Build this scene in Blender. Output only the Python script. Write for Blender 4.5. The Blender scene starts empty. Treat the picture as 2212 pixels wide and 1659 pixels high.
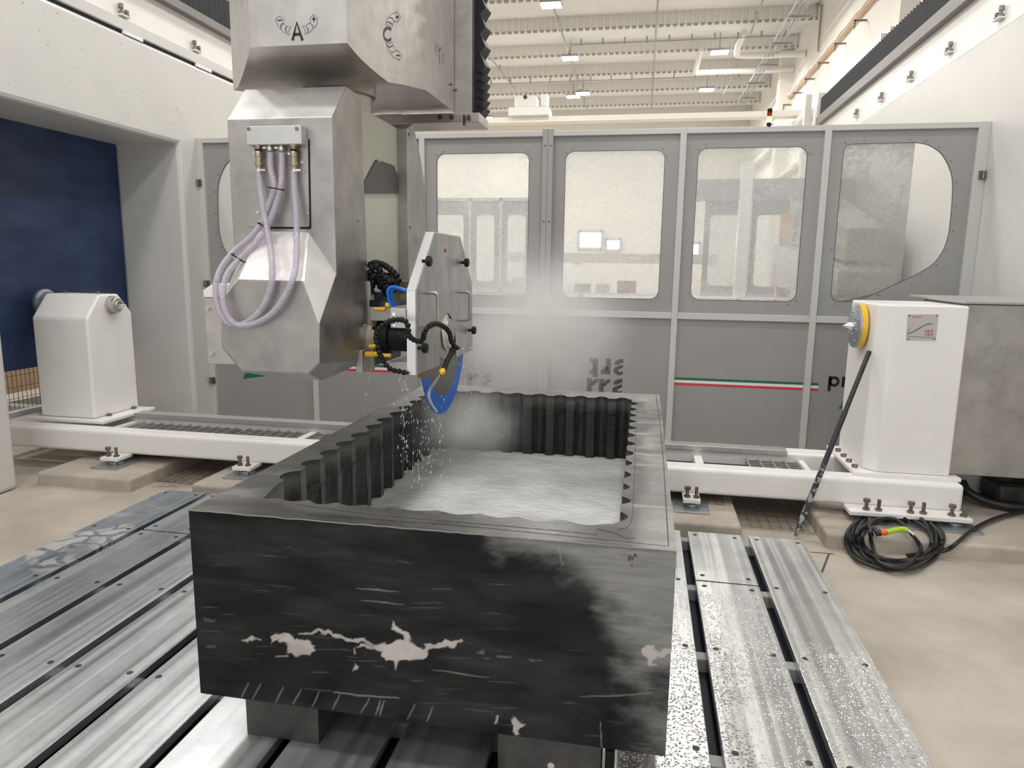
import bpy, bmesh, math, random
import numpy as np
from mathutils import Vector, Matrix
random.seed(7)
rng = np.random.default_rng(5)
S = bpy.context.scene
# ------------------------------------------------------------------ camera
FPX = 1516.50853; CX, CY = 1106.0, 829.5
RT = Vector((0.98271201, 0.18463826, 0.01363133)); DN = Vector((0.0438144, -0.16039667, -0.98607972)); FW = Vector((-0.17988163, 0.96962963, -0.16571355))
CAM = Vector((0, 0, 1.6))
cd = bpy.data.cameras.new('camera'); cam = bpy.data.objects.new('camera', cd); S.collection.objects.link(cam)
cd.sensor_width = 36; cd.lens = FPX / 2212 * 36; cd.clip_start = .05; cd.clip_end = 200
m = Matrix((( RT.x, -DN.x, -FW.x, 0), (RT.y, -DN.y, -FW.y, 0), (RT.z, -DN.z, -FW.z, 0), (0, 0, 0, 1)))
cam.matrix_world = Matrix.Translation(CAM) @ m
S.camera = cam
# ------------------------------------------------------------------ world, exposure, key light
w = bpy.data.worlds.new('world'); S.world = w; w.use_nodes = True
w.node_tree.nodes['Background'].inputs[0].default_value = (.95, .97, 1, 1)
w.node_tree.nodes['Background'].inputs[1].default_value = 1.25
S.view_settings.view_transform = 'Standard'; S.view_settings.look = 'None'
S.view_settings.exposure = 0.0; S.view_settings.gamma = 1; S.view_settings.use_curve_mapping = False
S.cycles.max_bounces = 7; S.cycles.diffuse_bounces = 4; S.cycles.transparent_max_bounces = 14
S.cycles.volume_bounces = 2; S.cycles.sample_clamp_indirect = 6
LAMP_W = 62.0; LAMP_COL = (1, .985, .955)
NEAR_LAMPS = [(-6.3, y) for y in (.3, 4.4, 8.5, 12.6)]

def at(px, py, ax, v):
    """the point where the line of sight through a pixel of the photograph meets a plane of the room"""
    d = RT * ((px - CX) / FPX) + DN * ((py - CY) / FPX) + FW
    i = 'xyz'.index(ax); t = (v - CAM[i]) / d[i]
    return CAM + d * t

# ------------------------------------------------------------------ mesh helpers
class MB:
    def __init__(s): s.v = []; s.f = []; s.uv = None
    def add(s, vs, fs):
        o = len(s.v); s.v += [tuple(map(float, v)) for v in vs]; s.f += [tuple(i + o for i in f) for f in fs]; return s
    def box(s, x0, x1, y0, y1, z0, z1):
        return s.add([(x0,y0,z0),(x1,y0,z0),(x1,y1,z0),(x0,y1,z0),(x0,y0,z1),(x1,y0,z1),(x1,y1,z1),(x0,y1,z1)],
                     [(0,3,2,1),(4,5,6,7),(0,1,5,4),(1,2,6,5),(2,3,7,6),(3,0,4,7)])
    def prism(s, poly, ax, a, b):
        """poly: 2D points in the two other axes (x<y<z order), extruded along ax from a to b"""
        i = 'xyz'.index(ax)
        def P(p, t): q = list(p); q.insert(i, t); return q
        n = len(poly); ar = sum(poly[k][0]*poly[(k+1)%n][1]-poly[(k+1)%n][0]*poly[k][1] for k in range(n))
        if (ar < 0) != (ax == 'y'): poly = poly[::-1]
        if a > b: a, b = b, a
        return s.add([P(p, a) for p in poly] + [P(p, b) for p in poly],
                     [tuple(range(n))[::-1], tuple(range(n, 2*n))] + [(k, (k+1) % n, n+(k+1) % n, n+k) for k in range(n)])
    def cyl(s, p0, p1, r0, r1=None, n=16):
        if r1 is None: r1 = r0
        p0 = Vector(p0); p1 = Vector(p1); d = (p1-p0).normalized()
        u = d.orthogonal().normalized(); v = d.cross(u)
        A = [p0 + (u*math.cos(t)+v*math.sin(t))*r0 for t in [2*math.pi*k/n for k in range(n)]]
        B = [p1 + (u*math.cos(t)+v*math.sin(t))*max(r1,1e-5) for t in [2*math.pi*k/n for k in range(n)]]
        return s.add(A+B, [tuple(range(n))[::-1], tuple(range(n, 2*n))] + [(k, (k+1) % n, n+(k+1) % n, n+k) for k in range(n)])
    def lathe(s, p0, d, prof, n=24):
        """prof: list of (distance along d, radius)"""
        p0 = Vector(p0); d = Vector(d).normalized(); u = d.orthogonal().normalized(); v = d.cross(u); vs = []; fs = []
        for (t, r) in prof:
            vs += [p0 + d*t + (u*math.cos(2*math.pi*k/n)+v*math.sin(2*math.pi*k/n))*max(r, 1e-5) for k in range(n)]
        for j in range(len(prof)-1):
            fs += [(j*n+k, j*n+(k+1) % n, (j+1)*n+(k+1) % n, (j+1)*n+k) for k in range(n)]
        fs += [tuple(range(n))[::-1], tuple(range((len(prof)-1)*n, len(prof)*n))]
        return s.add(vs, fs)
    def tube(s, pts, r, n=10, cap=True, rf=None):
        pts = [Vector(p) for p in pts]; N = len(pts); vs = []; fs = []; uvl = []
        t = (pts[1]-pts[0]).normalized(); u = t.orthogonal().normalized(); L = 0
        for i, p in enumerate(pts):
            t = (pts[min(i+1, N-1)]-pts[max(i-1, 0)]).normalized()
            u = (u - t*u.dot(t)).normalized(); v = t.cross(u); rr = rf(i/(N-1)) if rf else r
            if i: L += (p-pts[i-1]).length
            uvl.append(L)
            vs += [p + (u*math.cos(2*math.pi*k/n)+v*math.sin(2*math.pi*k/n))*rr for k in range(n)]
        o = len(s.v)
        for i in range(N-1): fs += [(i*n+k, i*n+(k+1) % n, (i+1)*n+(k+1) % n, (i+1)*n+k) for k in range(n)]
        if cap: fs += [tuple(range(n))[::-1], tuple(range((N-1)*n, N*n))]
        if s.uv is None: s.uv = {}
        for i in range(N):
            for k in range(n): s.uv[o+i*n+k] = (uvl[i], k/n)
        return s.add(vs, fs)
    def ball(s, c, r, n=8, sc=(1,1,1)):
        m = max(4, n//2+1); vs = []; fs = []
        for j in range(1, m):
            a = math.pi*j/m
            vs += [(c[0]+sc[0]*r*math.sin(a)*math.cos(2*math.pi*k/n), c[1]+sc[1]*r*math.sin(a)*math.sin(2*math.pi*k/n), c[2]+sc[2]*r*math.cos(a)) for k in range(n)]
        for j in range(m-2): fs += [(j*n+k, (j+1)*n+k, (j+1)*n+(k+1) % n, j*n+(k+1) % n) for k in range(n)]
        t = len(vs); vs += [(c[0], c[1], c[2]+sc[2]*r), (c[0], c[1], c[2]-sc[2]*r)]
        fs += [(t, k, (k+1) % n) for k in range(n)] + [(t+1, (m-2)*n+(k+1) % n, (m-2)*n+k) for k in range(n)]
        return s.add(vs, fs)
    def hull(s, pts):
        bm = bmesh.new(); vs = [bm.verts.new(p) for p in pts]
        r = bmesh.ops.convex_hull(bm, input=vs)
        bmesh.ops.delete(bm, geom=[g for g in r['geom_interior'] if isinstance(g, bmesh.types.BMVert)], context='VERTS')
        bmesh.ops.dissolve_limit(bm, angle_limit=.03, verts=bm.verts, edges=bm.edges)
        bm.normal_update(); bm.verts.index_update()
        s.add([v.co for v in bm.verts], [tuple(v.index for v in f.verts) for f in bm.faces]); bm.free(); return s
    def build(s, name, mat, parent=None, bevel=0, seg=2, smooth=False, origin=None, weld=False):
        o = origin if origin is not None else (OFF.get(parent.name, Vector((0,0,0))) if parent else Vector((0,0,0)))
        o = Vector(o); me = bpy.data.meshes.new(name)
        me.from_pydata([(v[0]-o.x, v[1]-o.y, v[2]-o.z) for v in s.v], [], s.f)
        if s.uv:
            ul = me.uv_layers.new(name='UVMap')
            for lp in me.loops: ul.data[lp.index].uv = s.uv.get(lp.vertex_index, (0, 0))
        me.materials.append(mat)
        if smooth: me.shade_smooth()
        me.update()
        ob = bpy.data.objects.new(name, me); S.collection.objects.link(ob)
        if parent: ob.parent = parent; OFF[ob.name] = o
        else: ob.location = o; OFF[ob.name] = o
        if smooth:
            try: me.set_sharp_from_angle(angle=math.radians(38))
            except Exception: pass
        if bevel:
            b = ob.modifiers.new('bevel', 'BEVEL'); b.width = bevel; b.segments = seg; b.limit_method = 'ANGLE'; b.angle_limit = math.radians(25)
        return ob
OFF = {}
def box(*a): return MB().box(*a)
def thing(name, label, cat, loc=(0,0,0), group=None, kind=None):
    o = bpy.data.objects.new(name, None); S.collection.objects.link(o); o.location = loc; o.empty_display_size = .1
    OFF[o.name] = Vector(loc); return tag(o, label, cat, group, kind)
def tag(o, label=None, cat=None, group=None, kind=None):
    if label: o['label'] = label
    if cat: o['category'] = cat
    if group: o['group'] = group
    if kind: o['kind'] = kind
    return o
def struct(o, label=None):
    o['kind'] = 'structure'
    if label: o['label'] = label
    return o
def share(src, name, parent, delta):
    """a copy of a small piece sharing its mesh, shifted by delta"""
    c = src.copy(); c.name = name; S.collection.objects.link(c); c.parent = parent; c.location = Vector(src.location) + Vector(delta); return c
def smooth_path(pts, n=8):
    P = [Vector(p) for p in pts]; P = [P[0]*2-P[1]] + P + [P[-1]*2-P[-2]]; out = []
    for i in range(1, len(P)-2):
        for k in range(n):
            t = k/n; a, b, c, d = P[i-1], P[i], P[i+1], P[i+2]
            out.append(.5*((2*b)+(c-a)*t+(2*a-5*b+4*c-d)*t*t+(3*b-a-3*c+d)*t**3))
    out.append(P[-2]); return out
def ribbon(mb, pts, w, nrm, off=.0008, th=.0012):
    """flat stroke of width w lying on a face with normal nrm"""
    nrm = Vector(nrm); pts = [Vector(p)+nrm*off for p in pts]; N = len(pts); L = []; R = []
    closed = (pts[0]-pts[-1]).length < 1e-6
    for i, p in enumerate(pts):
        a = pts[i-1] if i else (pts[-2] if closed else p); b = pts[i+1] if i < N-1 else (pts[1] if closed else p)
        t = (b-a); t = t.normalized() if t.length > 1e-9 else Vector((1,0,0)); sd = t.cross(nrm).normalized()*w/2
        L.append(p+sd); R.append(p-sd)
    vs = []; fs = []
    for i in range(N): vs += [L[i]+nrm*th, R[i]+nrm*th, L[i], R[i]]
    for i in range(N-1):
        a = 4*i; b = a+4; fs += [(a, a+1, b+1, b), (a, b, b+2, a+2), (a+1, a+3, b+3, b+1)]
    fs += [(0, 2, 3, 1), (4*N-4, 4*N-3, 4*N-1, 4*N-2)]
    return mb.add(vs, fs)

# ------------------------------------------------------------------ materials
def nodes(name):
    m = bpy.data.materials.new(name); m.use_nodes = True; nt = m.node_tree; return m, nt, nt.nodes, nt.links, nt.nodes['Principled BSDF']
def M(name, col, rough=.5, metal=0, var=0, vs=4, st=(1,1,1), bump=0, bs=60, bst=(1,1,1), rvar=0, spec=.5, coat=0, col2=None, detail=5):
    m, nt, N, L, p = nodes(name)
    p.inputs['Base Color'].default_value = (*col, 1); p.inputs['Roughness'].default_value = rough
    p.inputs['Metallic'].default_value = metal; p.inputs['Specular IOR Level'].default_value = spec; p.inputs['Coat Weight'].default_value = coat
    tc = N.new('ShaderNodeTexCoord')
    def noise(sc, st, det=5):
        mp = N.new('ShaderNodeMapping'); mp.inputs['Scale'].default_value = st; L.new(tc.outputs['Object'], mp.inputs[0])
        n = N.new('ShaderNodeTexNoise'); n.inputs['Scale'].default_value = sc; n.inputs['Detail'].default_value = det; n.inputs['Roughness'].default_value = .62
        L.new(mp.outputs[0], n.inputs['Vector']); return n
    if var or col2:
        n = noise(vs, st, detail); r = N.new('ShaderNodeValToRGB'); L.new(n.outputs['Fac'], r.inputs[0])
        r.color_ramp.elements[0].position = .33; r.color_ramp.elements[1].position = .68
        c2 = col2 or tuple(min(1, c*(1+var)) for c in col); c1 = col if col2 else tuple(c*(1-var) for c in col)
        r.color_ramp.elements[0].color = (*c1, 1); r.color_ramp.elements[1].color = (*c2, 1); L.new(r.outputs[0], p.inputs['Base Color'])
    if rvar:
        n = noise(vs*1.7, st, 4); mr = N.new('ShaderNodeMapRange'); mr.inputs[1].default_value = .3; mr.inputs[2].default_value = .7
        mr.inputs[3].default_value = max(.02, rough-rvar); mr.inputs[4].default_value = rough+rvar; L.new(n.outputs['Fac'], mr.inputs[0]); L.new(mr.outputs[0], p.inputs['Roughness'])
    if bump:
        n = noise(bs, bst, 4); b = N.new('ShaderNodeBump'); b.inputs['Strength'].default_value = bump; b.inputs['Distance'].default_value = .01
        L.new(n.outputs['Fac'], b.inputs['Height']); L.new(b.outputs[0], p.inputs['Normal'])
    return m
def emit(name, col, s):
    m, nt, N, L, p = nodes(name); p.inputs['Base Color'].default_value = (*col, 1)
    p.inputs['Emission Color'].default_value = (*col, 1); p.inputs['Emission Strength'].default_value = s; return m
white = M('white_paint', (.655,.645,.62), .38, var=.03, vs=2, bump=.03, bs=40)
white2 = M('white_paint_machine', (.84,.825,.795), .32, var=.02, vs=3)
cream = M('cream_wall', (.87,.84,.78), .7, var=.03, vs=.6)
ceilm = M('ceiling_concrete', (.80,.795,.775), .8, var=.04, vs=.5)
ceilr = M('ceiling_ribs', (.84,.825,.79), .7)
concrete = M('concrete_floor', (.47,.42,.36), .6, var=.2, vs=1.6, bump=.15, bs=35, rvar=.1, detail=8)
concrete2 = M('concrete_plinth', (.44,.39,.335), .75, var=.15, vs=5, bump=.3, bs=40, detail=8)
panelg = M('grey_panel', (.325,.322,.318), .48, var=.04, vs=1.5)
frameg = M('frame_grey', (.56,.565,.545), .42)
frameg2 = M('frame_grey_dark', (.36,.36,.35), .42)
steel = M('brushed_steel', (.41,.395,.375), .42, .85, var=.18, vs=6, bump=.05, bs=90, rvar=.1, detail=8)
steel2 = M('brushed_steel_light', (.55,.53,.505), .40, .75, var=.1, vs=9, rvar=.08, bump=.04, bs=70)
steel_lit = M('lit_facet_steel', (.82,.81,.80), .36, .45, var=.06, vs=8, rvar=.08)  # paler steel: light on upward facets painted into the colour
galv = M('galvanised', (.42,.45,.48), .4, .8, var=.15, vs=20, rvar=.1)
darksteel = M('dark_steel', (.07,.065,.06), .5, .6, var=.3, vs=9)
zinc = M('bolt_steel', (.24,.215,.19), .4, .9, var=.25, vs=60)
chrome = M('bright_steel', (.7,.7,.7), .14, 1)
black = M('black_plastic', (.009,.009,.010), .5, spec=.3)
rubber = M('black_rubber', (.018,.018,.02), .45, var=.3, vs=30)
bellow = M('bellows_black', (.02,.022,.028), .55)
yellow = M('yellow_paint', (.85,.5,.03), .35)
blue = M('blue_sheet', (.014,.030,.095), .5, col2=(.04,.07,.16), vs=1.8, st=(1,1,2.5), bump=.1, bs=20, detail=9)
bluep = M('blue_hose', (.015,.2,.75), .3)
brass = M('nickel_brass', (.42,.37,.27), .32, .9, var=.1, vs=40)
brown = M('corten_brown', (.16,.085,.055), .7, var=.2, vs=8)
peach = M('peach_board', (.78,.56,.38), .7, var=.05, vs=3)
orange = M('orange_sleeve', (.9,.14,.04), .4); lime = M('lime_sleeve', (.42,.62,.03), .4)
green = M('green_print', (.01,.14,.085), .5); red = M('red_print', (.6,.05,.07), .5); whitep = M('white_print', (.8,.8,.78), .5); blackp = M('black_print', (.015,.015,.018), .5)
greyp = M('dark_grey_print', (.06,.058,.062), .5)
pit = M('gap_shade', (.012,.015,.028), .6)  # near-black colour painting the shade inside gaps and slots
lampm = emit('lamp_face', (1,.97,.92), 40)
copper = M('tray_copper', (.72,.50,.36), .6)
# aluminium planks: milled streaks along Y, droplets
def plank_mat(name, drops, base=(.60,.61,.62), rough=.3, milky=False):
    m, nt, N, L, p = nodes(name); p.inputs['Metallic'].default_value = .8
    g = N.new('ShaderNodeNewGeometry')
    mp = N.new('ShaderNodeMapping'); mp.inputs['Scale'].default_value = (16, .10, 1); L.new(g.outputs['Position'], mp.inputs[0])
    n = N.new('ShaderNodeTexNoise'); n.inputs['Scale'].default_value = 1.6; n.inputs['Detail'].default_value = 6; L.new(mp.outputs[0], n.inputs['Vector'])
    r = N.new('ShaderNodeValToRGB'); r.color_ramp.elements[0].position = .38; r.color_ramp.elements[1].position = .63
    r.color_ramp.elements[0].color = (*[c*.86 for c in base], 1); r.color_ramp.elements[1].color = (*[min(1,c*1.15) for c in base], 1); L.new(n.outputs['Fac'], r.inputs[0])
    n2 = N.new('ShaderNodeTexNoise'); n2.inputs['Scale'].default_value = 5; n2.inputs['Detail'].default_value = 9; n2.inputs['Roughness'].default_value = .7; L.new(g.outputs['Position'], n2.inputs['Vector'])
    mx = N.new('ShaderNodeMix'); mx.data_type = 'RGBA'; mx.blend_type = 'MULTIPLY'; mx.inputs[0].default_value = .32
    r2 = N.new('ShaderNodeValToRGB'); r2.color_ramp.elements[0].position = .38; r2.color_ramp.elements[0].color = (.5,.53,.57,1); r2.color_ramp.elements[1].position = .55
    L.new(n2.outputs['Fac'], r2.inputs[0]); L.new(r.outputs[0], mx.inputs[6]); L.new(r2.outputs[0], mx.inputs[7])
    last = mx.outputs[2]
    if milky:
        # dried stone slurry with crack-like edges
        vo = N.new('ShaderNodeTexVoronoi'); vo.feature = 'DISTANCE_TO_EDGE'; vo.inputs['Scale'].default_value = 9
        wn = N.new('ShaderNodeTexNoise'); wn.inputs['Scale'].default_value = 6; wn.inputs['Detail'].default_value = 4; L.new(g.outputs['Position'], wn.inputs['Vector'])
        wm = N.new('ShaderNodeMix'); wm.data_type = 'RGBA'; wm.inputs[0].default_value = .2; L.new(g.outputs['Position'], wm.inputs[6]); L.new(wn.outputs['Color'], wm.inputs[7]); L.new(wm.outputs[2], vo.inputs['Vector'])
        ra = N.new('ShaderNodeValToRGB'); ra.color_ramp.elements[0].position = .06; ra.color_ramp.elements[1].position = .11; L.new(vo.outputs['Distance'], ra.inputs[0])
        n3 = N.new('ShaderNodeTexNoise'); n3.inputs['Scale'].default_value = 1.5; L.new(g.outputs['Position'], n3.inputs['Vector'])
        rb = N.new('ShaderNodeValToRGB'); rb.color_ramp.elements[0].position = .49; rb.color_ramp.elements[1].position = .56; L.new(n3.outputs['Fac'], rb.inputs[0])
        mu = N.new('ShaderNodeMath'); mu.operation = 'MULTIPLY'; L.new(ra.outputs[0], mu.inputs[0]); L.new(rb.outputs[0], mu.inputs[1])
        m3 = N.new('ShaderNodeMix'); m3.data_type = 'RGBA'; L.new(mu.outputs[0], m3.inputs[0]); L.new(last, m3.inputs[6]); m3.inputs[7].default_value = (.52,.52,.53,1); last = m3.outputs[2]
        ms = N.new('ShaderNodeMath'); ms.operation = 'MULTIPLY_ADD'; ms.inputs[1].default_value = -.6; ms.inputs[2].default_value = .8; L.new(mu.outputs[0], ms.inputs[0]); L.new(ms.outputs[0], p.inputs['Metallic'])
    L.new(last, p.inputs['Base Color'])
    mr = N.new('ShaderNodeMapRange'); mr.inputs[1].default_value = .35; mr.inputs[2].default_value = .65; mr.inputs[3].default_value = rough-.07; mr.inputs[4].default_value = rough+.12
    L.new(n.outputs['Fac'], mr.inputs[0]); L.new(mr.outputs[0], p.inputs['Roughness'])
    b = N.new('ShaderNodeBump'); b.inputs['Strength'].default_value = .35 if drops else .08; b.inputs['Distance'].default_value = .004; L.new(n.outputs['Fac'], b.inputs['Height'])
    if drops:
        v = N.new('ShaderNodeTexVoronoi'); v.inputs['Scale'].default_value = 95; v.inputs['Randomness'].default_value = 1; L.new(g.outputs['Position'], v.inputs['Vector'])
        rr = N.new('ShaderNodeValToRGB'); rr.color_ramp.elements[0].position = .0; rr.color_ramp.elements[0].color = (1,1,1,1); rr.color_ramp.elements[1].position = .42; rr.color_ramp.elements[1].color = (0,0,0,1)
        L.new(v.outputs['Distance'], rr.inputs[0])
        n3 = N.new('ShaderNodeTexNoise'); n3.inputs['Scale'].default_value = 3.2; n3.inputs['Detail'].default_value = 3; L.new(g.outputs['Position'], n3.inputs['Vector'])
        sx = N.new('ShaderNodeSeparateXYZ'); L.new(g.outputs['Position'], sx.inputs[0])
        my = N.new('ShaderNodeMapRange'); my.inputs[1].default_value = 3.35; my.inputs[2].default_value = 2.9; my.inputs[3].default_value = -.32; my.inputs[4].default_value = .1; L.new(sx.outputs['Y'], my.inputs[0])
        ad = N.new('ShaderNodeMath'); ad.operation = 'ADD'; L.new(n3.outputs['Fac'], ad.inputs[0]); L.new(my.outputs[0], ad.inputs[1])
        rt_ = N.new('ShaderNodeValToRGB'); rt_.color_ramp.elements[0].position = .47; rt_.color_ramp.elements[1].position = .55; L.new(ad.outputs[0], rt_.inputs[0])
        mu = N.new('ShaderNodeMath'); mu.operation = 'MULTIPLY'; L.new(rr.outputs[0], mu.inputs[0]); L.new(rt_.outputs[0], mu.inputs[1])
        b2 = N.new('ShaderNodeBump'); b2.inputs['Strength'].default_value = .8; b2.inputs['Distance'].default_value = .006; L.new(mu.outputs[0], b2.inputs['Height']); L.new(b.outputs[0], b2.inputs['Normal']); L.new(b2.outputs[0], p.inputs['Normal'])
    else: L.new(b.outputs[0], p.inputs['Normal'])
    return m
plank_wet = plank_mat('plank_wet', True, (.76,.76,.75), .26)
plank_dry = plank_mat('plank_dry', False, (.50,.53,.56), .34)
plank_milk = plank_mat('plank_slurry', False, (.36,.40,.45), .36, True)
plank_under = plank_mat('plank_plain', False, (.62,.63,.65), .3)
# dirty polycarbonate: clear sheet with a scatter of dried spray
def pane_mat(name, amount, sc=26, tint=(.80,.80,.79), lo=.42, hi=.62):
    m, nt, N, L, p = nodes(name); out = N['Material Output']
    p.inputs['Base Color'].default_value = (*tint, 1); p.inputs['Roughness'].default_value = .5
    tl = N.new('ShaderNodeBsdfTranslucent'); tl.inputs[0].default_value = (*tint, 1)
    df = N.new('ShaderNodeMixShader'); df.inputs[0].default_value = .5; L.new(p.outputs[0], df.inputs[1]); L.new(tl.outputs[0], df.inputs[2])
    tr = N.new('ShaderNodeBsdfTransparent'); tr.inputs[0].default_value = (.95,.96,.96,1)
    gl = N.new('ShaderNodeBsdfGlossy'); gl.inputs['Roughness'].default_value = .06
    fr = N.new('ShaderNodeFresnel'); fr.inputs[0].default_value = 1.35; c = N.new('ShaderNodeMixShader'); L.new(fr.outputs[0], c.inputs[0]); L.new(tr.outputs[0], c.inputs[1]); L.new(gl.outputs[0], c.inputs[2])
    g = N.new('ShaderNodeNewGeometry')
    n = N.new('ShaderNodeTexNoise'); n.inputs['Scale'].default_value = sc; n.inputs['Detail'].default_value = 6; n.inputs['Roughness'].default_value = .75; L.new(g.outputs['Position'], n.inputs['Vector'])
    n2 = N.new('ShaderNodeTexNoise'); n2.inputs['Scale'].default_value = 2.1; n2.inputs['Detail'].default_value = 3; L.new(g.outputs['Position'], n2.inputs['Vector'])
    a = N.new('ShaderNodeMath'); a.operation = 'MULTIPLY_ADD'; a.inputs[1].default_value = .5; L.new(n.outputs['Fac'], a.inputs[0]); 
    h = N.new('ShaderNodeMath'); h.operation = 'MULTIPLY'; h.inputs[1].default_value = .5; L.new(n2.outputs['Fac'], h.inputs[0]); L.new(h.outputs[0], a.inputs[2])
    mr = N.new('ShaderNodeMapRange'); mr.inputs[1].default_value = lo; mr.inputs[2].default_value = hi; mr.inputs[3].default_value = amount*.55; mr.inputs[4].default_value = amount; L.new(a.outputs[0], mr.inputs[0])
    f = N.new('ShaderNodeMixShader'); L.new(mr.outputs[0], f.inputs[0]); L.new(c.outputs[0], f.inputs[1]); L.new(df.outputs[0], f.inputs[2]); L.new(f.outputs[0], out.inputs['Surface'])
    return m
pane_fog = pane_mat('pane_fogged', .42, 26, (.92,.92,.92)); pane_mid = pane_mat('pane_sprayed', .40, 34, (.85,.85,.85), .45, .56); pane_dirty = pane_mat('pane_dirty', .58, 20, (.56,.55,.53), .46, .54)
pane_clear = pane_mat('pane_clear', .06)

# ================================================================== SETTING
XL, XR, YF, ZF = -4.56, 2.77, 6.75, -.1
fl = struct(box(-26, 26, -9, 33, -.5, ZF).build('floor', concrete), 'beige concrete hall floor')
# floor joints
jb = MB()
for a, b in (((1791,1196),(1772,1245)),): 
    p = at(*a,'z',ZF); q = at(*b,'z',ZF); ribbon(jb, [p, q], .012, (0,0,1), .0005, .001)
p = at(1790,1196,'z',ZF); ribbon(jb, [(1.0, p.y, ZF), (1.2, p.y, ZF)], .01, (0,0,1), .0005, .001)
ribbon(jb, [at(132,1052,'z',ZF), at(240,1028,'z',ZF), at(420,1046,'z',ZF)], .01, (0,0,1), .0005, .001)
jb.build('floor_joint', M('joint_dark', (.10,.08,.065), .9), fl)

WT = .72
lw = MB().prism([(-3,ZF),(4.31,ZF),(4.31,2.74),(6.46,2.74),(6.46,ZF),(13.1,ZF),(13.1,3.555),(-3,3.555)], 'x', XL-WT, XL)
lw = struct(lw.build('wall_left', white, bevel=.035, seg=2), 'white painted machine wall with a wide rectangular opening')
up = struct(MB().box(XL-WT, XL, -3, 13.1, 3.583, 3.68).build('trim_1', white, bevel=.006), 'white plate edge above the slot of the left wall')
box(XL-WT+.01, XL-.03, -3, 13.1, 3.5, 3.62).build('slot_backing', pit, lw)
for a, b in (((267,68),(309,90)), ((424,138),(457,153))):
    p = at(*a,'x',XL); q = at(*b,'x',XL); box(XL-.02, XL+.002, p.y, q.y, 3.553, 3.585).build('shim', M('shim_white', (.9,.9,.9), .2), lw)
ub = struct(box(XL-WT, XL-.03, -3, 13.1, 3.68, 3.99).build('trim_2', white2), 'white runway beam on top of the left wall')
def bolt_pair(x, y, z, sx, parent):
    """bracket foot with two adjusting bolts standing up"""
    p = tag(box(min(x, x+sx*.05), max(x, x+sx*.045), y-.045, y+.07, z-.014, z).build('clamp_pad', white2, parent, bevel=.004))
    for k, (dy, h) in enumerate(((-.02, .085), (.045, .05))):
        b = MB().cyl((x+sx*.025, y+dy, z), (x+sx*.025, y+dy, z+h), .012, n=10).cyl((x+sx*.025, y+dy, z+h*.55), (x+sx*.025, y+dy, z+h), .02, n=6)
        b.cyl((x+sx*.025, y+dy, z), (x+sx*.025, y+dy, z+.018), .022, n=6).build('bolt', zinc, p)
for px, py in ((268,40), (425,112)):
    q = at(px, py, 'x', XL); bolt_pair(XL-.03, q.y, 3.71, 1, ub)
spk = MB()
for k in range(46):
    y = rng.uniform(3.6, 7.0); z = rng.uniform(2.8, 3.5); spk.ball((XL+.001, y, z), rng.uniform(.002,.005), 5)
for k in range(34): spk.ball((rng.uniform(-5.2,-4.6), 6.459, rng.uniform(.4, 2.6)), rng.uniform(.002,.004), 5)
tag(spk.build('splash_specks', M('speck_grey', (.22,.2,.19), .6), lw), kind='stuff')
# gantry rails and bellows, both sides
def rail(name, x0, x1, y0, y1, z0, z1, bx0, bx1, bz0, bz1, lab, cat, pitch=.045):
    t = thing(name, lab, cat, (x0, y0, z0))
    box(min(x0,x1), max(x0,x1), y0, y1, z0, z1).build('rail_cover', M('rail_grey', (.20,.195,.185), .45), t, bevel=.004)
    b = MB(); n = int((y1-y0)/pitch); n = n - n % 2
    # folded way cover: zig-zag prism along Y
    ys = [y0+(y1-y0)*i/n for i in range(n+1)]; vs = []; fs = []
    for i, y in enumerate(ys):
        d = .0 if i % 2 else .022; s = 1 if bx0 > bx1 else -1
        vs += [(bx0-s*d, y, bz0), (bx0-s*d, y, bz1-d), (bx1, y, bz1-d), (bx1, y, bz0)]
    for i in range(n):
        a = 4*i; fs += [(a, a+4, a+5, a+1), (a+1, a+5, a+6, a+2), (a+2, a+6, a+7, a+3)]
    fs += [(0,1,2,3), (4*n, 4*n+3, 4*n+2, 4*n+1)]; b.add(vs, fs)
    b.build('bellows', bellow, t); return t
rail('gantry_rail', XL-.30, XL+.05, -3, 13.1, 3.99, 4.07, XL-.02, XL-.3, 4.07, 4.42, 'black folded bellows on a grey rail above the left wall', 'rail')
rw = struct(MB().box(XR, XR+.5, 3.0, 13.1, ZF, 3.565).build('wall_right', white, bevel=.01), 'white painted machine wall on the right')
struct(box(XR+.004, XR+.5, 3.0, 13.1, 3.567, 3.99).build('trim_3', white2), 'white runway beam on top of the right wall')
rail('gantry_rail', XR+.3, XR-.07, 3.0, 13.1, 3.99, 4.12, XR-.02, XR+.3, 4.15, 4.44, 'black folded bellows on a grey rail above the right wall', 'rail')
t3 = bpy.data.objects['trim_3']
for px, py in ((2165,38), (2055,112), (1970,172), (1906,216), (1852,250)):
    q = at(px, py, 'x', XR); bolt_pair(XR+.004, q.y, q.z, -1, t3)
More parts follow.
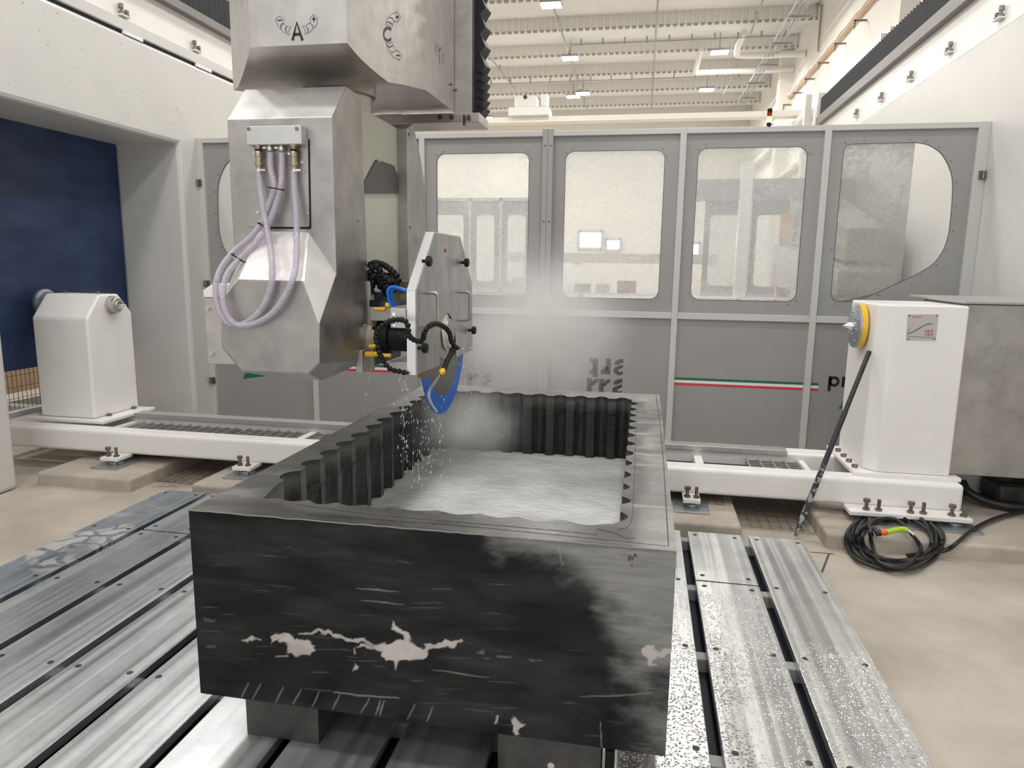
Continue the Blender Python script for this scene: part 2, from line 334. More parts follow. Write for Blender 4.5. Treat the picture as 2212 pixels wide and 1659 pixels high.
# ---- hall beyond
ZC = 8.0; HX0, HX1, YB = -24, 3.85, 30.9
struct(box(HX0, HX1+.3, YB, YB+.4, ZF, 8.3).build('wall_back', cream), 'cream end wall of the hall')
struct(box(HX1, HX1+.3, 13.1, YB, ZF, 8.3).build('wall_far_right', cream), 'beige side wall of the hall')
struct(box(HX1+2, HX1+2.3, -9, 13.1, ZF, 8.3).build('wall_near_right', cream), 'beige side wall beside the machine')
ce = struct(box(HX0, HX1+2.3, -9, YB+.4, 8.25, 8.4).build('ceiling', ceilm), 'sawtooth concrete ceiling with ribbed steps')
notch = M('notch_grey', (.42,.40,.37), .8)
pitch = 2.2; y = 19.5 - pitch*13
while y < YB:
    y1 = min(y+pitch, YB)
    MB().add([(HX0,y,7.66),(HX1+2.3,y,7.66),(HX1+2.3,y1,8.0),(HX0,y1,8.0),(HX0,y,8.25),(HX1+2.3,y,8.25),(HX1+2.3,y1,8.25),(HX0,y1,8.25)],
             [(0,3,2,1),(0,1,5,4),(2,3,7,6)]).build('ceiling_slab', ceilm, ce)
    if y > 12:
        r = MB(); nk = MB(); x = -9.0; pr = .17
        while x < HX1:
            r.box(x, x+pr*.28, y-.135, y-.1, 7.67, 7.97); nk.box(x+pr*.35, x+pr*.95, y-.115, y-.05, 7.63, 7.685); x += pr
        box(-9, HX1, y-.1, y, 7.66, 7.98).build('ceiling_step', ceilr, ce)
        tag(r.build('ceiling_ribs', ceilr, ce), kind='stuff'); tag(nk.build('ceiling_notches', notch, ce), kind='stuff')
        box(-9, HX1, y-.22, y, 7.97, 8.02).build('ceiling_lip', M('lip_white', (.8,.76,.68), .6), ce)
    y += pitch
struct(box(HX1-.35, HX1, 22.0, 22.45, ZF, 7.6).build('trim_4', cream), 'cream pilaster on the side wall')
# lamps
lampd = []
def lamp(x, y, z, power, label, group):
    t = thing('high_bay_lamp', label, 'lamp', (x, y, z), group)
    MB().box(x-.24, x+.24, y-.2, y+.2, z, z+.06).build('housing', frameg2, t, bevel=.01)
    box(x-.22, x+.22, y-.18, y+.18, z-.012, z).build('diffuser', lampm, t)
    MB().cyl((x, y, z+.06), (x, y, 7.9), .012, n=6).build('hanger', frameg2, t)
    ld = bpy.data.lights.new('lamp_light', 'AREA'); ld.shape = 'RECTANGLE'; ld.size = .9; ld.size_y = .9; ld.energy = power; ld.color = LAMP_COL
    lo = bpy.data.objects.new('lamp_light', ld); S.collection.objects.link(lo); lo.location = (x, y, z-.05)
rows = [-3.9, .2, 4.3, 8.4, 12.5, 16.7, 20.8, 24.9]
names = {(0,6):'bright ceiling lamp left of the roof pipe, nearest to the middle of the picture', (1,6):'bright ceiling lamp in front of the white duct',
         (0,7):'small ceiling lamp at far left above the hoist', (1,7):'small ceiling lamp at far right below the duct', (0,5):'ceiling lamp cut by the top edge of the picture'}
ordn = ['first','second','third','fourth','fifth','sixth','seventh','eighth']
for j, y in enumerate(rows):
    for i, x in enumerate((-2.33, 1.70) if j > 4 else (-2.6, .5)):
        if (i, j) in names: lamp(x, y, 7.35, LAMP_W*(2.2 if j == 7 else 1), names[(i,j)], 'hall lamps')
        else: lamp(x, y, 7.35, LAMP_W, 'ceiling lamp outside the picture, %s row from behind the camera, %s line' % (ordn[j], ('left','right')[i]), 'hall lamps')
for x in (-6.4, -10.5):  # lamp columns added out of view to brighten the hall ceiling
    for j, y in enumerate((16.7, 20.8, 24.9, 28.4)): lamp(x, y, 7.35, LAMP_W*1.3, 'added unseen ceiling lamp brightening the far left bay, %s one back, %s line' % (ordn[j], 'inner' if x > -8 else 'outer'), 'hall lamps')
for j, (x, y) in enumerate(NEAR_LAMPS): lamp(x, y, 7.35, LAMP_W*1.4, 'ceiling lamp over the left aisle, %s from the camera' % ordn[j], 'hall lamps')
q = at(1238, 209, 'z', 7.35); lamp(q.x, q.y, 7.35, 20, 'tiny ceiling lamp far back left of the other small one', 'hall lamps')
# conduits under the ceiling
def conduit(pts, r, lab, mat=frameg2, name='conduit', clamps=0):
    o = MB().tube(pts, r, 8)
    if clamps:
        a, b = Vector(pts[0]), Vector(pts[-1])
        for k in range(clamps):
            c = a.lerp(b, (k+.5)/clamps); o.box(c.x-.02, c.x+.02, c.y-.03, c.y+.03, c.z-.03, c.z+.13)
    o = o.build(name, mat, smooth=True); tag(o, lab, 'conduit'); return o
def P(px, py, z): return at(px, py, 'z', z)
conduit([P(1421,0,7.55), P(1407,233,7.55)], .022, 'grey ceiling conduit running straight away between the lamps')
conduit([P(1190,0,7.45), P(1222,95,7.45), P(1268,238,7.45)], .025, 'grey ceiling conduit passing beside the left lamps', clamps=4)
conduit([P(1040,100,7.45), P(1112,192,7.45)], .022, 'short grey ceiling conduit slanting beside the black bellows', clamps=3)
conduit([P(1648,0,7.45), P(1622,72,7.45)], .022, 'grey ceiling conduit from the top edge towards the white duct', clamps=1)
conduit([P(1600,130,7.3), P(1552,225,7.3)], .022, 'thin grey ceiling conduit below the white duct')
ax_ = P(1232,97,7.3); bx_ = P(1715,86,7.3)
conduit([(ax_.x, ax_.y, 7.3), (bx_.x, ax_.y, 7.3)], .014, 'nearer grey conduit crossing under the ceiling ribs', clamps=10)
ax_ = P(1040,182,7.3); bx_ = P(1660,173,7.3)
conduit([(ax_.x, ax_.y, 7.3), (bx_.x, ax_.y, 7.3)], .014, 'farther grey conduit crossing under the ceiling ribs', clamps=14)
t = thing('conduit_bundle', 'bundle of steel pipes running along the top of the side wall', 'pipes', P(1620,200,7.1))
for dx, dz in ((0,0), (.10,0), (.20,0), (.30,.06), (.16,.12)):
    a = P(1737,0,7.1); b = P(1598,225,7.1); MB().tube([(a.x+dx-.1, a.y-3, 7.1+dz), (b.x+dx-.1, b.y, 7.1+dz)], .02, 8).build('pipe', galv, t, smooth=True)
for k in range(5):
    a = P(1737,0,7.1); b = P(1598,225,7.1); c = a.lerp(b, .1+.2*k); box(c.x-.15, c.x+.35, c.y-.04, c.y+.04, 7.05, 7.1).build('bracket', frameg2, t)
d1 = at(1775,12,'x',HX1-.05); d2 = at(1770,108,'x',HX1-.05); conduit([at(1735,15,'x',HX1-.05), (d1.x,d1.y,d1.z), (d1.x,d1.y,d2.z)], .025, 'grey wall conduit dropping to the cable tray, nearer one')
d1 = at(1713,90,'x',HX1-.05); d2 = at(1708,185,'x',HX1-.05); conduit([at(1690,86,'x',HX1-.05), (d1.x,d1.y,d1.z), (d1.x,d1.y,d2.z)], .022, 'grey wall conduit dropping down the side wall, farther one')
# white extraction duct
t = thing('white_duct', 'white round duct with an elbow under the ceiling', 'duct', P(1600,120,7.3))
a = P(1600,95,7.3); MB().tube(smooth_path([(a.x, a.y-.6, 7.4), (a.x-.05, a.y+.2, 7.2), (a.x+.2, a.y+.5, 7.15), (HX1-.02, a.y+.5, 7.15)], 6), .085, 12).build('duct_pipe', white2, t, smooth=True)
MB().tube([(a.x-1.0, a.y+2.0, 7.15), (HX1-.01, a.y+2.0, 7.15)], .075, 12).build('duct_pipe', white2, t, smooth=True)
MB().tube([(a.x-1.0, a.y+2.0, 7.15), (a.x-.9, a.y+1.2, 7.55)], .075, 12).build('duct_pipe', white2, t, smooth=True)
# cable tray on the side wall
a = at(1872,0,'x',HX1-.06); b = at(1663,268,'x',HX1-.06)
t = thing('cable_tray', 'copper coloured cable tray climbing along the side wall', 'cable tray', a)
zc = (a.z+b.z)/2
MB().box(HX1-.11, HX1-.03, 13.2, b.y, zc-.04, zc).build('tray_bed', copper, t)
MB().tube([(HX1-.12, 13.2+.35*k, zc+.02+.015*math.sin(k*2.3)) for k in range(int((b.y-13.2)/.35))], .03, 6).build('cable', whitep, t)
k = 13.6
while k < b.y: MB().box(HX1-.22, HX1-.005, k-.02, k+.02, zc-.22, zc-.19).box(HX1-.22, HX1-.2, k-.02, k+.02, zc-.34, zc-.19).build('tray_bracket', zinc, t); k += 1.4
struct(MB().box(HX1-.25, HX1, 13.1, YB, zc-1.15, zc-1.0).box(HX1-.12, HX1, 13.1, YB, zc-1.0, zc-.9).box(HX1-.2, HX1, 13.1, YB, zc-2.2, zc-2.1).build('trim_5', white2), 'white crane runway ledge along the side wall')
# white end frame of the right machine wall
t = thing('end_column', 'white steel column with a box, standing behind the right bellows', 'column', (XR-.1, 13.3, ZF))
q = at(1744, 240, 'y', 13.3); q2 = at(1752,205,'y',13.3)
box(q.x-.05, q.x+.05, 13.25, 13.4, ZF, q2.z).build('post', white2, t, bevel=.005)
box(q.x+.16, XR+.1, 13.3, 13.6, q.z-.25, q.z+.3).build('box', white2, t, bevel=.01)
box(q.x+.05, XR+.3, 13.35, 13.5, q.z-.75, q.z-.6).build('crossbar', white2, t)
# hoist seen over the enclosure
t = thing('hoist_trolley', 'pale hoist trolley with motor seen above the grey enclosure', 'hoist', at(1145,240,'y',20))
a = at(1101,240,'y',20); b = at(1187,203,'y',20)
box(a.x, b.x, 19.8, 20.6, a.z-.16, a.z+.06).build('girder', white2, t, bevel=.02)
struct(box(-13.9, HX1-.02, 20.0, 20.4, a.z-.30, a.z-.163).build('trim_6', cream), 'slim cream crane girder spanning the hall under the hoist')
box(a.x+.15, a.x+.75, 19.9, 20.4, a.z+.06, b.z-.05).build('winch_housing', white2, t, bevel=.04)
MB().cyl((a.x+.45, 19.86, a.z+.33), (a.x+.45, 19.9, a.z+.33), .05, n=14).build('motor_cap', darksteel, t)
for k in range(4): box(a.x+.2+.13*k, a.x+.26+.13*k, 19.88, 19.9, a.z+.42, a.z+.46).build('vent', frameg2, t)
box(b.x-.22, b.x-.05, 19.9, 20.3, a.z+.1, a.z+.4).build('end_stop', white2, t, bevel=.01)
# bright openings in the end wall (daylight)
we = emit('daylight_pane', (.85,.92,1), 14)
for n, (x0, y0, x1, y1) in enumerate(((1250,500,1301,537), (1309,517,1341,541), (1243,553,1252,566), (1494,525,1512,560))):
    a = at(x0, y1, 'y', YB-.03); b = at(x1, y0, 'y', YB-.03)
    wn = struct(box(a.x, b.x, YB-.04, YB-.01, a.z, b.z).build('window_%d' % (n+1), we), ['largest bright daylight opening in the far wall','smaller bright opening right of the largest','tiny bright opening below','bright opening seen through the third pane'][n])
    fr = MB(); 
    for s in (0, 1): xx = (a.x, b.x)[s]; fr.box(xx-.05, xx+.05, YB-.1, YB, a.z-.05, b.z+.05)
    for zz in (a.z, b.z): fr.box(a.x, b.x, YB-.1, YB, zz-.05, zz+.05)
    fr.build('window_frame', frameg, wn)
# ---- next machine bay, seen through the panes: a second enclosure line and a bed
def rrect(x0, x1, z0, z1, r, n=5):
    o = []
    for cx, cz, a0 in ((x1-r, z1-r, 0), (x0+r, z1-r, 90), (x0+r, z0+r, 180), (x1-r, z0+r, 270)):
        for k in range(n+1): a = math.radians(a0+90*k/n); o.append((cx+r*math.cos(a), cz+r*math.sin(a)))
    return o
def plate_hole(outer, hole, y0, y1):
    """plate in XZ with a hole, thickness y0..y1"""
    bm = bmesh.new()
    rings = []
    for ring in (outer, hole):
        vs = [bm.verts.new((p[0], y0, p[1])) for p in ring]; rings.append(vs)
        for i in range(len(vs)): bm.edges.new((vs[i], vs[(i+1) % len(vs)]))
    r = bmesh.ops.triangle_fill(bm, use_beauty=True, use_dissolve=False, edges=bm.edges[:])
    fs = [f for f in bm.faces]
    e = bmesh.ops.extrude_face_region(bm, geom=fs); vv = [g for g in e['geom'] if isinstance(g, bmesh.types.BMVert)]
    bmesh.ops.translate(bm, verts=vv, vec=(0, y1-y0, 0)); bmesh.ops.recalc_face_normals(bm, faces=bm.faces[:])
    bm.verts.index_update(); mb = MB().add([v.co for v in bm.verts], [tuple(v.index for v in f.verts) for f in bm.faces]); bm.free(); return mb
t = thing('rear_enclosure', 'grey enclosure of the next machine, seen through the dusty panes', 'enclosure', (XL, 13.3, ZF))
for (x0, x1) in ((-4.5,-3.35), (-3.3,-2.75), (-2.7,-2.15), (1.0,1.75), (1.8, 2.7)):
    cxm = (x0+x1)/2
    plate_hole([(x0,ZF),(x1,ZF),(x1,2.8),(x0,2.8)], rrect(x0+.1, x1-.1, 1.3, 2.55, .08), 13.3, 13.33).build('panel', panelg, t)
    box(x1, x1+.055, 13.27, 13.36, ZF, 2.85).build('post', frameg, t)
    box(x0+.1, x1-.1, 13.34, 13.345, 1.3, 2.55).build('pane', pane_mid, t)
box(-4.56, -2.1, 13.27, 13.36, 2.8, 2.86).build('top_rail', frameg, t); box(1.0, 2.76, 13.27, 13.36, 2.8, 2.86).build('top_rail', frameg, t)
box(-4.56, -2.1, 13.27, 13.36, 1.1, 1.16).build('mid_rail', frameg, t); box(1.0, 2.76, 13.27, 13.36, 1.1, 1.16).build('mid_rail', frameg, t)
t = thing('rear_machine_bed', 'white bed beam with pipes behind the enclosure panes', 'machine bed', (-1, 10, ZF))
box(.2, 2.75, 10.0, 10.25, 1.15, 1.22).build('rail', white2, t, bevel=.01)
box(1.2, 1.35, 10.05, 10.2, ZF, 3.0).build('column', white2, t); box(1.9, 2.05, 11, 11.1, 1.2, 2.4).build('column', peach, t)
box(.5, .56, 10.05, 10.2, ZF, 2.9).build('column', white2, t)
box(.2, 2.75, 10.6, 10.66, 2.55, 2.85).build('header', frameg2, t)
for k, x in enumerate((.65, 1.25, 1.72, 2.2)):
    MB().tube(smooth_path([(x,9.99,1.2),(x+.02,9.96,.9),(x+.1,9.95,.6),(x+.12,9.96,.3)],5), .015, 6).build('cable', blackp, t)
t = thing('way_cover', 'grey sloping telescopic cover behind the last pane', 'way cover', (2.2, 9, ZF))
MB().prism([(8.2,1.7),(8.2,2.05),(11.5,2.9),(11.5,2.0)], 'x', 2.1, 2.5).build('sloping_cover', frameg2, t, bevel=.01)
MB().prism([(7.6,1.35),(7.6,1.6),(11.5,2.0),(11.5,1.35)], 'x', 1.9, 2.45).build('lower_cover', steel2, t, bevel=.01)
box(1.75, 2.45, 8.0, 8.3, 1.25, 1.52).build('white_block', white2, t, bevel=.02)
box(1.6, 2.42, 8.05, 9.5, .3, 1.2).build('dark_base', darksteel, t)
t = thing('workbench', 'dark workbench with boxes far back behind the second pane', 'workbench', (-1, 22, ZF))
box(-5.0, 1.2, 22, 22.8, .75, .82).build('bench_top', frameg, t)
for x in (-4.8, -2, 1.0): box(x, x+.1, 22.1, 22.2, ZF, .75).build('leg', darksteel, t)
for k in range(9):
    x = -4.8+.66*k; h = .25+.3*random.random(); box(x, x+.4+.2*random.random(), 22.1, 22.5, .82, .82+h).build('crate', [darksteel, frameg2, brown, white2][k % 4], t)
box(-5.2, 2.5, 26, 26.4, 1.75, 2.1).build('lintel_beam', frameg2, t)
# beacon
q = at(1661, 268, 'y', YF); t = thing('signal_beacon', 'stack light with red and amber lenses on the enclosure top', 'stack light', (q.x, YF, 2.84))
MB().cyl((q.x, YF, 2.83), (q.x, YF, 2.87), .02).build('base', black, t, smooth=True)
MB().cyl((q.x, YF, 2.87), (q.x, YF, 2.895), .021).build('white_lens', emit('lens_white', (1,.93,.75), 3.5), t, smooth=True)
MB().cyl((q.x, YF, 2.896), (q.x, YF, 2.92), .021).build('amber_lens', emit('lens_amber', (1,.5,.1), 3), t, smooth=True)
MB().cyl((q.x, YF, 2.921), (q.x, YF, 2.95), .021).build('red_lens', M('lens_red', (.35,.01,.01), .2), t, smooth=True)
MB().cyl((q.x, YF, 2.951), (q.x, YF, 2.985), .021).build('cap', black, t, smooth=True)

# ================================================================== GREY ENCLOSURE DOORS
POSTS = [(-4.56,-4.49), (-3.365,-3.305), (-2.19,-2.135), (-.99,-.89), (.255,.312), (1.474,1.531), (2.68,2.77)]
def door(name, lab, idx, wins, mats):
    x0, x1 = POSTS[idx[0]][0], POSTS[idx[-1]][1]
    t = thing(name, lab, 'door', ((x0+x1)/2, YF, ZF), 'sliding enclosure doors')
    ya, yb = YF-.02, YF+.04
    for i in idx:
        a, b = POSTS[i]
        if i == 3:
            if name.endswith('x'): continue
            a, b = ((a+b)/2, b) if idx[0] == 3 else (a, (a+b)/2-.001)
        box(a, b, ya-(.01 if i == 3 else 0), yb, ZF+.03, 2.84 if i != 3 else 2.855).build('post', frameg if i != 3 else frameg2, t, bevel=.004)
    box(x0, x1, ya+.002, yb, 2.79, 2.838).build('top_rail', frameg, t, bevel=.004)
    for i, j in zip(idx[:-1], idx[1:]):
        a = POSTS[i][1]; b = POSTS[j][0]
        if i == 3: a = POSTS[3][1]
        box(a, b, ya+.003, yb, 1.133, 1.193).build('mid_rail', frameg, t, bevel=.004)
        box(a, b, YF+.012, YF+.03, ZF+.05, 1.133).build('lower_panel', panelg, t)
        hole = wins[i]
        up = plate_hole([(a,1.193),(b,1.193),(b,2.79),(a,2.79)], hole, YF+.012, YF+.03).build('upper_panel', panelg, t)
        # rubber edge of the window cut-out and screws
        g = MB(); ribbon(g, [(p[0], YF+.012, p[1]) for p in hole+[hole[0]]], .004, (0,-1,0)); g.build('gasket', darksteel, up)
        n = 0
        cxh = sum(p[0] for p in hole)/len(hole); czh = sum(p[1] for p in hole)/len(hole)
        for k in range(0, len(hole), 4 if len(hole) > 40 else 3):
            p = hole[k]; d = Vector((p[0]-cxh, 0, p[1]-czh)).normalized()*.03
            MB().cyl((p[0]+d.x, YF+.006, p[1]+d.z), (p[0]+d.x, YF+.013, p[1]+d.z), .006, n=8).build('screw', zinc, up)
        xs = [p[0] for p in hole]; zs = [p[1] for p in hole]
        pts = [(p[0]+(p[0]-cxh)*.03, p[1]+(p[1]-czh)*.03) for p in hole]
        pane = mats[i]
        if i == 5:
            xm = at(1962,450,'y',YF+.034).x
            lft = [p for p in pts if p[0] < xm]; 
            MB().prism([(min(p[0] for p in pts), 1.30), (xm, 1.46), (xm, 2.69), (min(p[0] for p in pts), 2.69)], 'y', YF+.031, YF+.035).build('window_pane', pane, t)
        else: MB().prism(pts, 'y', YF+.031, YF+.035).build('window_pane', pane, t)
    return t
_l = [(1.70,2.68),(1.672,2.672),(1.652,2.652),(1.643,2.62),(1.642,2.2),(1.642,1.8),(1.642,1.40),(1.648,1.368),(1.668,1.342),(1.70,1.328),(1.78,1.326),(1.858,1.335),(1.95,1.375),(2.041,1.421),(2.17,1.49),(2.30,1.56)]
_r = smooth_path([(x, 0, z) for x, z in ((2.30,1.56),(2.42,1.64),(2.50,1.74),(2.545,1.88),(2.552,2.05),(2.545,2.25),(2.52,2.42),(2.44,2.57),(2.34,2.65),(2.234,2.68),(2.10,2.683))], 4)
w4 = (_l + [(p.x, p.z) for p in _r[1:]] + [(1.95,2.682),(1.82,2.681)])[::-1]
wm = [(-1.80-p[0]-.02, p[1]) for p in w4][::-1]
dL = door('enclosure_door', 'left sliding enclosure door, mostly behind the cutting head', [0,1,2,3],
     {0: wm, 1: rrect(-3.17,-2.32,1.315,2.657,.08), 2: rrect(-2.02,-1.12,1.313,2.65,.075)}, {0: pane_clear, 1: pane_mid, 2: pane_fog})
dR = door('enclosure_door', 'right sliding enclosure door with stripe and printed letters', [3,4,5,6],
     {3: rrect(-.776,.128,1.312,2.656,.08), 4: rrect(.42,1.348,1.316,2.664,.08), 5: w4}, {3: pane_fog, 4: pane_mid, 5: pane_dirty})
for zz in (2.704, 2.018, .677, 1.4, .1):
    for xx in (-.966, -.914): MB().cyl((xx, YF-.034, zz), (xx, YF-.028, zz), .007, n=8).build('screw', darksteel, dL if xx < -.94 else dR)
for px, py, d in ((429,395,dL), (447,613,dL), (459,822,dL), (2123,378,dR)):
    q = at(px, py, 'y', YF-.03); MB().box(q.x-.03, q.x+.03, YF-.035, YF-.02, q.z-.035, q.z+.035).cyl((q.x, YF-.045, q.z-.03), (q.x, YF-.045, q.z+.03), .014, n=10).build('hinge', zinc, d)
# tricolour stripe
YP = YF+.0115
def strip(x0, x1, z0, z1, m, par, nm='stripe'): box(x0, x1, YP-.001, YP, z0, z1).build(nm, m, par)
def tri(x0, x1, par):
    strip(x0, x1, .556, .580, green, par, 'green_stripe'); strip(x0, x1, .530, .556, whitep, par, 'white_stripe'); strip(x0, x1, .506, .530, red, par, 'red_stripe')
tri(.314, 1.472, dR); tri(1.533, 1.603, dR); tri(-3.30, -2.192, dL); tri(-2.13, -1.995, dL)
# lettering on the right door: "qua / rra" built from strokes, cut by a square field
def glyph(mb, x, z, h, polys, y=YP):
    for P_ in polys: mb.add([(x+p[0]*h, y-.001, z+p[1]*h) for p in P_], [tuple(range(len(P_)))])
    return mb
def arc(cx, cz, r0, r1, a0, a1, n=10, sx=1, sz=1):
    A = [math.radians(a0+(a1-a0)*k/n) for k in range(n+1)]
    return [[(cx+sx*r1*math.cos(A[k]), cz+sz*r1*math.sin(A[k])), (cx+sx*r1*math.cos(A[k+1]), cz+sz*r1*math.sin(A[k+1])),
             (cx+sx*r0*math.cos(A[k+1]), cz+sz*r0*math.sin(A[k+1])), (cx+sx*r0*math.cos(A[k]), cz+sz*r0*math.sin(A[k]))] for k in range(n)]
def bar(x0, x1, z0, z1): return [[(x0,z0),(x1,z0),(x1,z1),(x0,z1)]]
qx0 = at(1270,773,'y',YP).x; U = (at(1348,773,'y',YP).x-qx0); ztop = at(1300,774,'y',YP).z
u = U/3.05; H = .155
lt = MB()
def L_q(mb, x, z): glyph(mb, x, z, u, bar(.46,.88,-.26,1.37)+arc(.15,.67,.36,.72,-90,90,10,.85,.98))
def L_u(mb, x, z): glyph(mb, x, z, u, bar(.46,.88,.0,1.37)+arc(.05,.65,.28,.66,-90,0,8,1,1))
def L_a(mb, x, z): glyph(mb, x, z, u, arc(.78,.86,.2,.6,90,180,8,1.1,.85)+[[(.88,1.37),(.78,1.37),(.78,1.03),(.88,1.0)]]+arc(.68,.38,.18,.56,90,270,12,1.1,.72)+[[(.88,.90),(.60,.80),(.62,.52),(.88,.68)]]+[[(.68,-.02),(.88,.05),(.88,.36),(.68,.25)]])
def L_r(mb, x, z): glyph(mb, x, z, u, bar(.0,.42,.0,1.30)+arc(.95,.62,.38,.72,90,172,8,.95,.95))
zb = ztop-1.37*u
L_q(lt, qx0, zb); L_u(lt, qx0+1.07*u, zb); L_a(lt, qx0+2.12*u, zb)
zb2 = zb-.26*u-.12*u-1.32*u
L_r(lt, qx0-.02*u, zb2); L_r(lt, qx0+1.02*u, zb2); L_a(lt, qx0+2.10*u, zb2)
lt.build('lettering', greyp, dR)
# faint copy of the same sign on the left door
lt2 = MB(); fx = at(1030,820,'y',YP).x; u_ = u; L_r(lt2, fx-.1, zb2); L_a(lt2, fx+.05, zb2); lt2.build('lettering', M('faint_print', (.2,.2,.2), .5), dL)
# maker's word: "prussiani" begins beside the tailstock, green bird-like wedge below
def word(mb, x, z, u):
    g = lambda polys, dx: glyph(mb, x+dx*u, z, u, polys)
    g(bar(0,.28,-.42,1.0)+arc(.52,.5,.24,.5,0,360,20,.95,1), 0)
    g(bar(0,.28,0,1.0)+arc(.52,.62,.12,.38,90,165,6), 1.18)
    g(bar(0,.28,.35,1.0)+arc(.42,.38,.14,.42,180,360,10)+bar(.56,.84,0,1.0), 1.86)
    for k in range(2): g(arc(.36,.72,.10,.32,20,270,9)+arc(.36,.28,.10,.32,-160,90,9), 2.92+k*.82)
    g(bar(0,.28,0,1.0)+bar(0,.28,1.12,1.36), 4.6); g(arc(.42,.5,.2,.48,0,360,16)+bar(.6,.88,0,1.0), 5.0)
    g(bar(0,.28,0,1.0)+arc(.44,.58,.14,.40,0,180,8)+bar(.58,.84,0,.6), 6.05); g(bar(0,.28,0,1.0)+bar(0,.28,1.12,1.36), 7.05)
pw = at(1788,835,'y',YP); wm_ = MB(); word(wm_, pw.x, pw.z, .098); wm_.build('lettering', blackp, dR)
def wedge(par, px):
    a = at(px,883,'y',YP); w_ = MB()
    ribbon(w_, [(a.x, YP, a.z), (a.x+.085, YP, a.z+.19)], .006, (0,-1,0)); w_.build('outline', green, par)
    MB().add([(a.x,YP-.001,a.z),(a.x+.28,YP-.001,a.z+.0),(a.x+.05,YP-.001,a.z+.06)],[(0,1,2)]).build('green_wedge', green, par)
wedge(dR, 1812)
a = at(524,819,'y',YP); b = at(530,806,'y',YP); c = at(577,812,'y',YP); d = at(540,806,'y',YP)
MB().add([a, c, d, b], [(0,1,2,3)]).build('green_wedge', green, dL)
# ================================================================== MACHINE TABLE
T = thing('machine_table', 'slotted machine table of long aluminium planks under the stone block', 'table', (-1.1, 2, ZF))
YT0, YT1 = -1.2, 4.262; rows_y = [4.215-.665*k for k in range(9)]
screw0 = None
def plank(x0, x1, y0, y1, m):
    global screw0
    p = MB().box(x0, x1, y0, y1, -.035, 0).build('plank', m, T, bevel=.003)
    ys = []
    for k, y in enumerate(rows_y):
        if y > y1+.05 or y < y0-.05: continue
        if abs(y-y1) < .09: y = y1-.055
        elif abs(y-y0) < .09: y = y0+.055
        ys.append(y)
    for y in ys:
        for x in (x0+.04, x1-.042):
            if screw0 is None:
                s = MB().lathe((0,0,0), (0,0,1), [(0,.0125),(.0008,.0125),(.0008,.0085),(-.004+.0046,.0085),(.0006,.0001)], 12)
                screw0 = s.build('screw_hole', darksteel, p, origin=(0,0,0)); screw0.location = Vector((x, y, 0))-OFF['machine_table']
            else:
                c = screw0.copy(); c.name = 'screw_hole'; S.collection.objects.link(c); c.parent = p; c.location = Vector((x, y, 0))-OFF['machine_table']
for k in range(12):
    x0 = .687-.3608*k; x1 = x0+.315
    mt = plank_wet if k <= 2 else (plank_under if k <= 8 else plank_dry)
    if k == 11: mt = plank_milk
    if k in (1, 10): plank(x0, x1, 3.572, YT1, plank_dry if k == 10 else plank_wet); plank(x0, x1, YT0, 3.552, mt)
    else: plank(x0, x1, YT0, YT1, mt)
for y in rows_y: MB().box(-3.28, .98, y-.03, y+.03, -.1, -.037).build('crossbeam', frameg2, T, bevel=.004)
MB().box(-3.27, .97, YT0+.03, YT1-.06, -.13, -.098).build('gap_shade_sheet', pit, T)  # dark sheet painting the shade between the planks
MB().box(-3.27,-3.22,YT0+.03,YT1-.03,-.1,-.036).box(.93,.97,YT0+.03,YT1-.03,-.1,-.036).box(-3.2,.93,YT1-.07,YT1-.03,-.1,-.036).build('side_frame', galv, T)

dg = MB()
for k, n_ in ((0, 800), (1, 1500), (2, 800)):
    x0 = .687-.3608*k
    for _ in range(n_):
        y = 3.45-abs(rng.normal(0, .75)) if k else 2.95-abs(rng.normal(0, .5)); x = x0+rng.uniform(.01,.305)
        if k == 0 and rng.random() < .6: x = x0+.10+.2*rng.random()
        if y < 1.2: continue
        r_ = rng.uniform(.0015,.0045); dg.ball((x, y, .0003), r_, 7, (1, rng.uniform(.8,1.8), .42))
wm2, nt, N, L, p = nodes('water_clear'); p.inputs['Base Color'].default_value = (.9,.92,.93,1); p.inputs['Roughness'].default_value = .04; p.inputs['Metallic'].default_value = .55
tag(dg.build('splash_droplets', wm2, smooth=True, origin=(.5,2.6,0)), 'beads of water scattered on the right aluminium planks', 'water drops', kind='stuff')

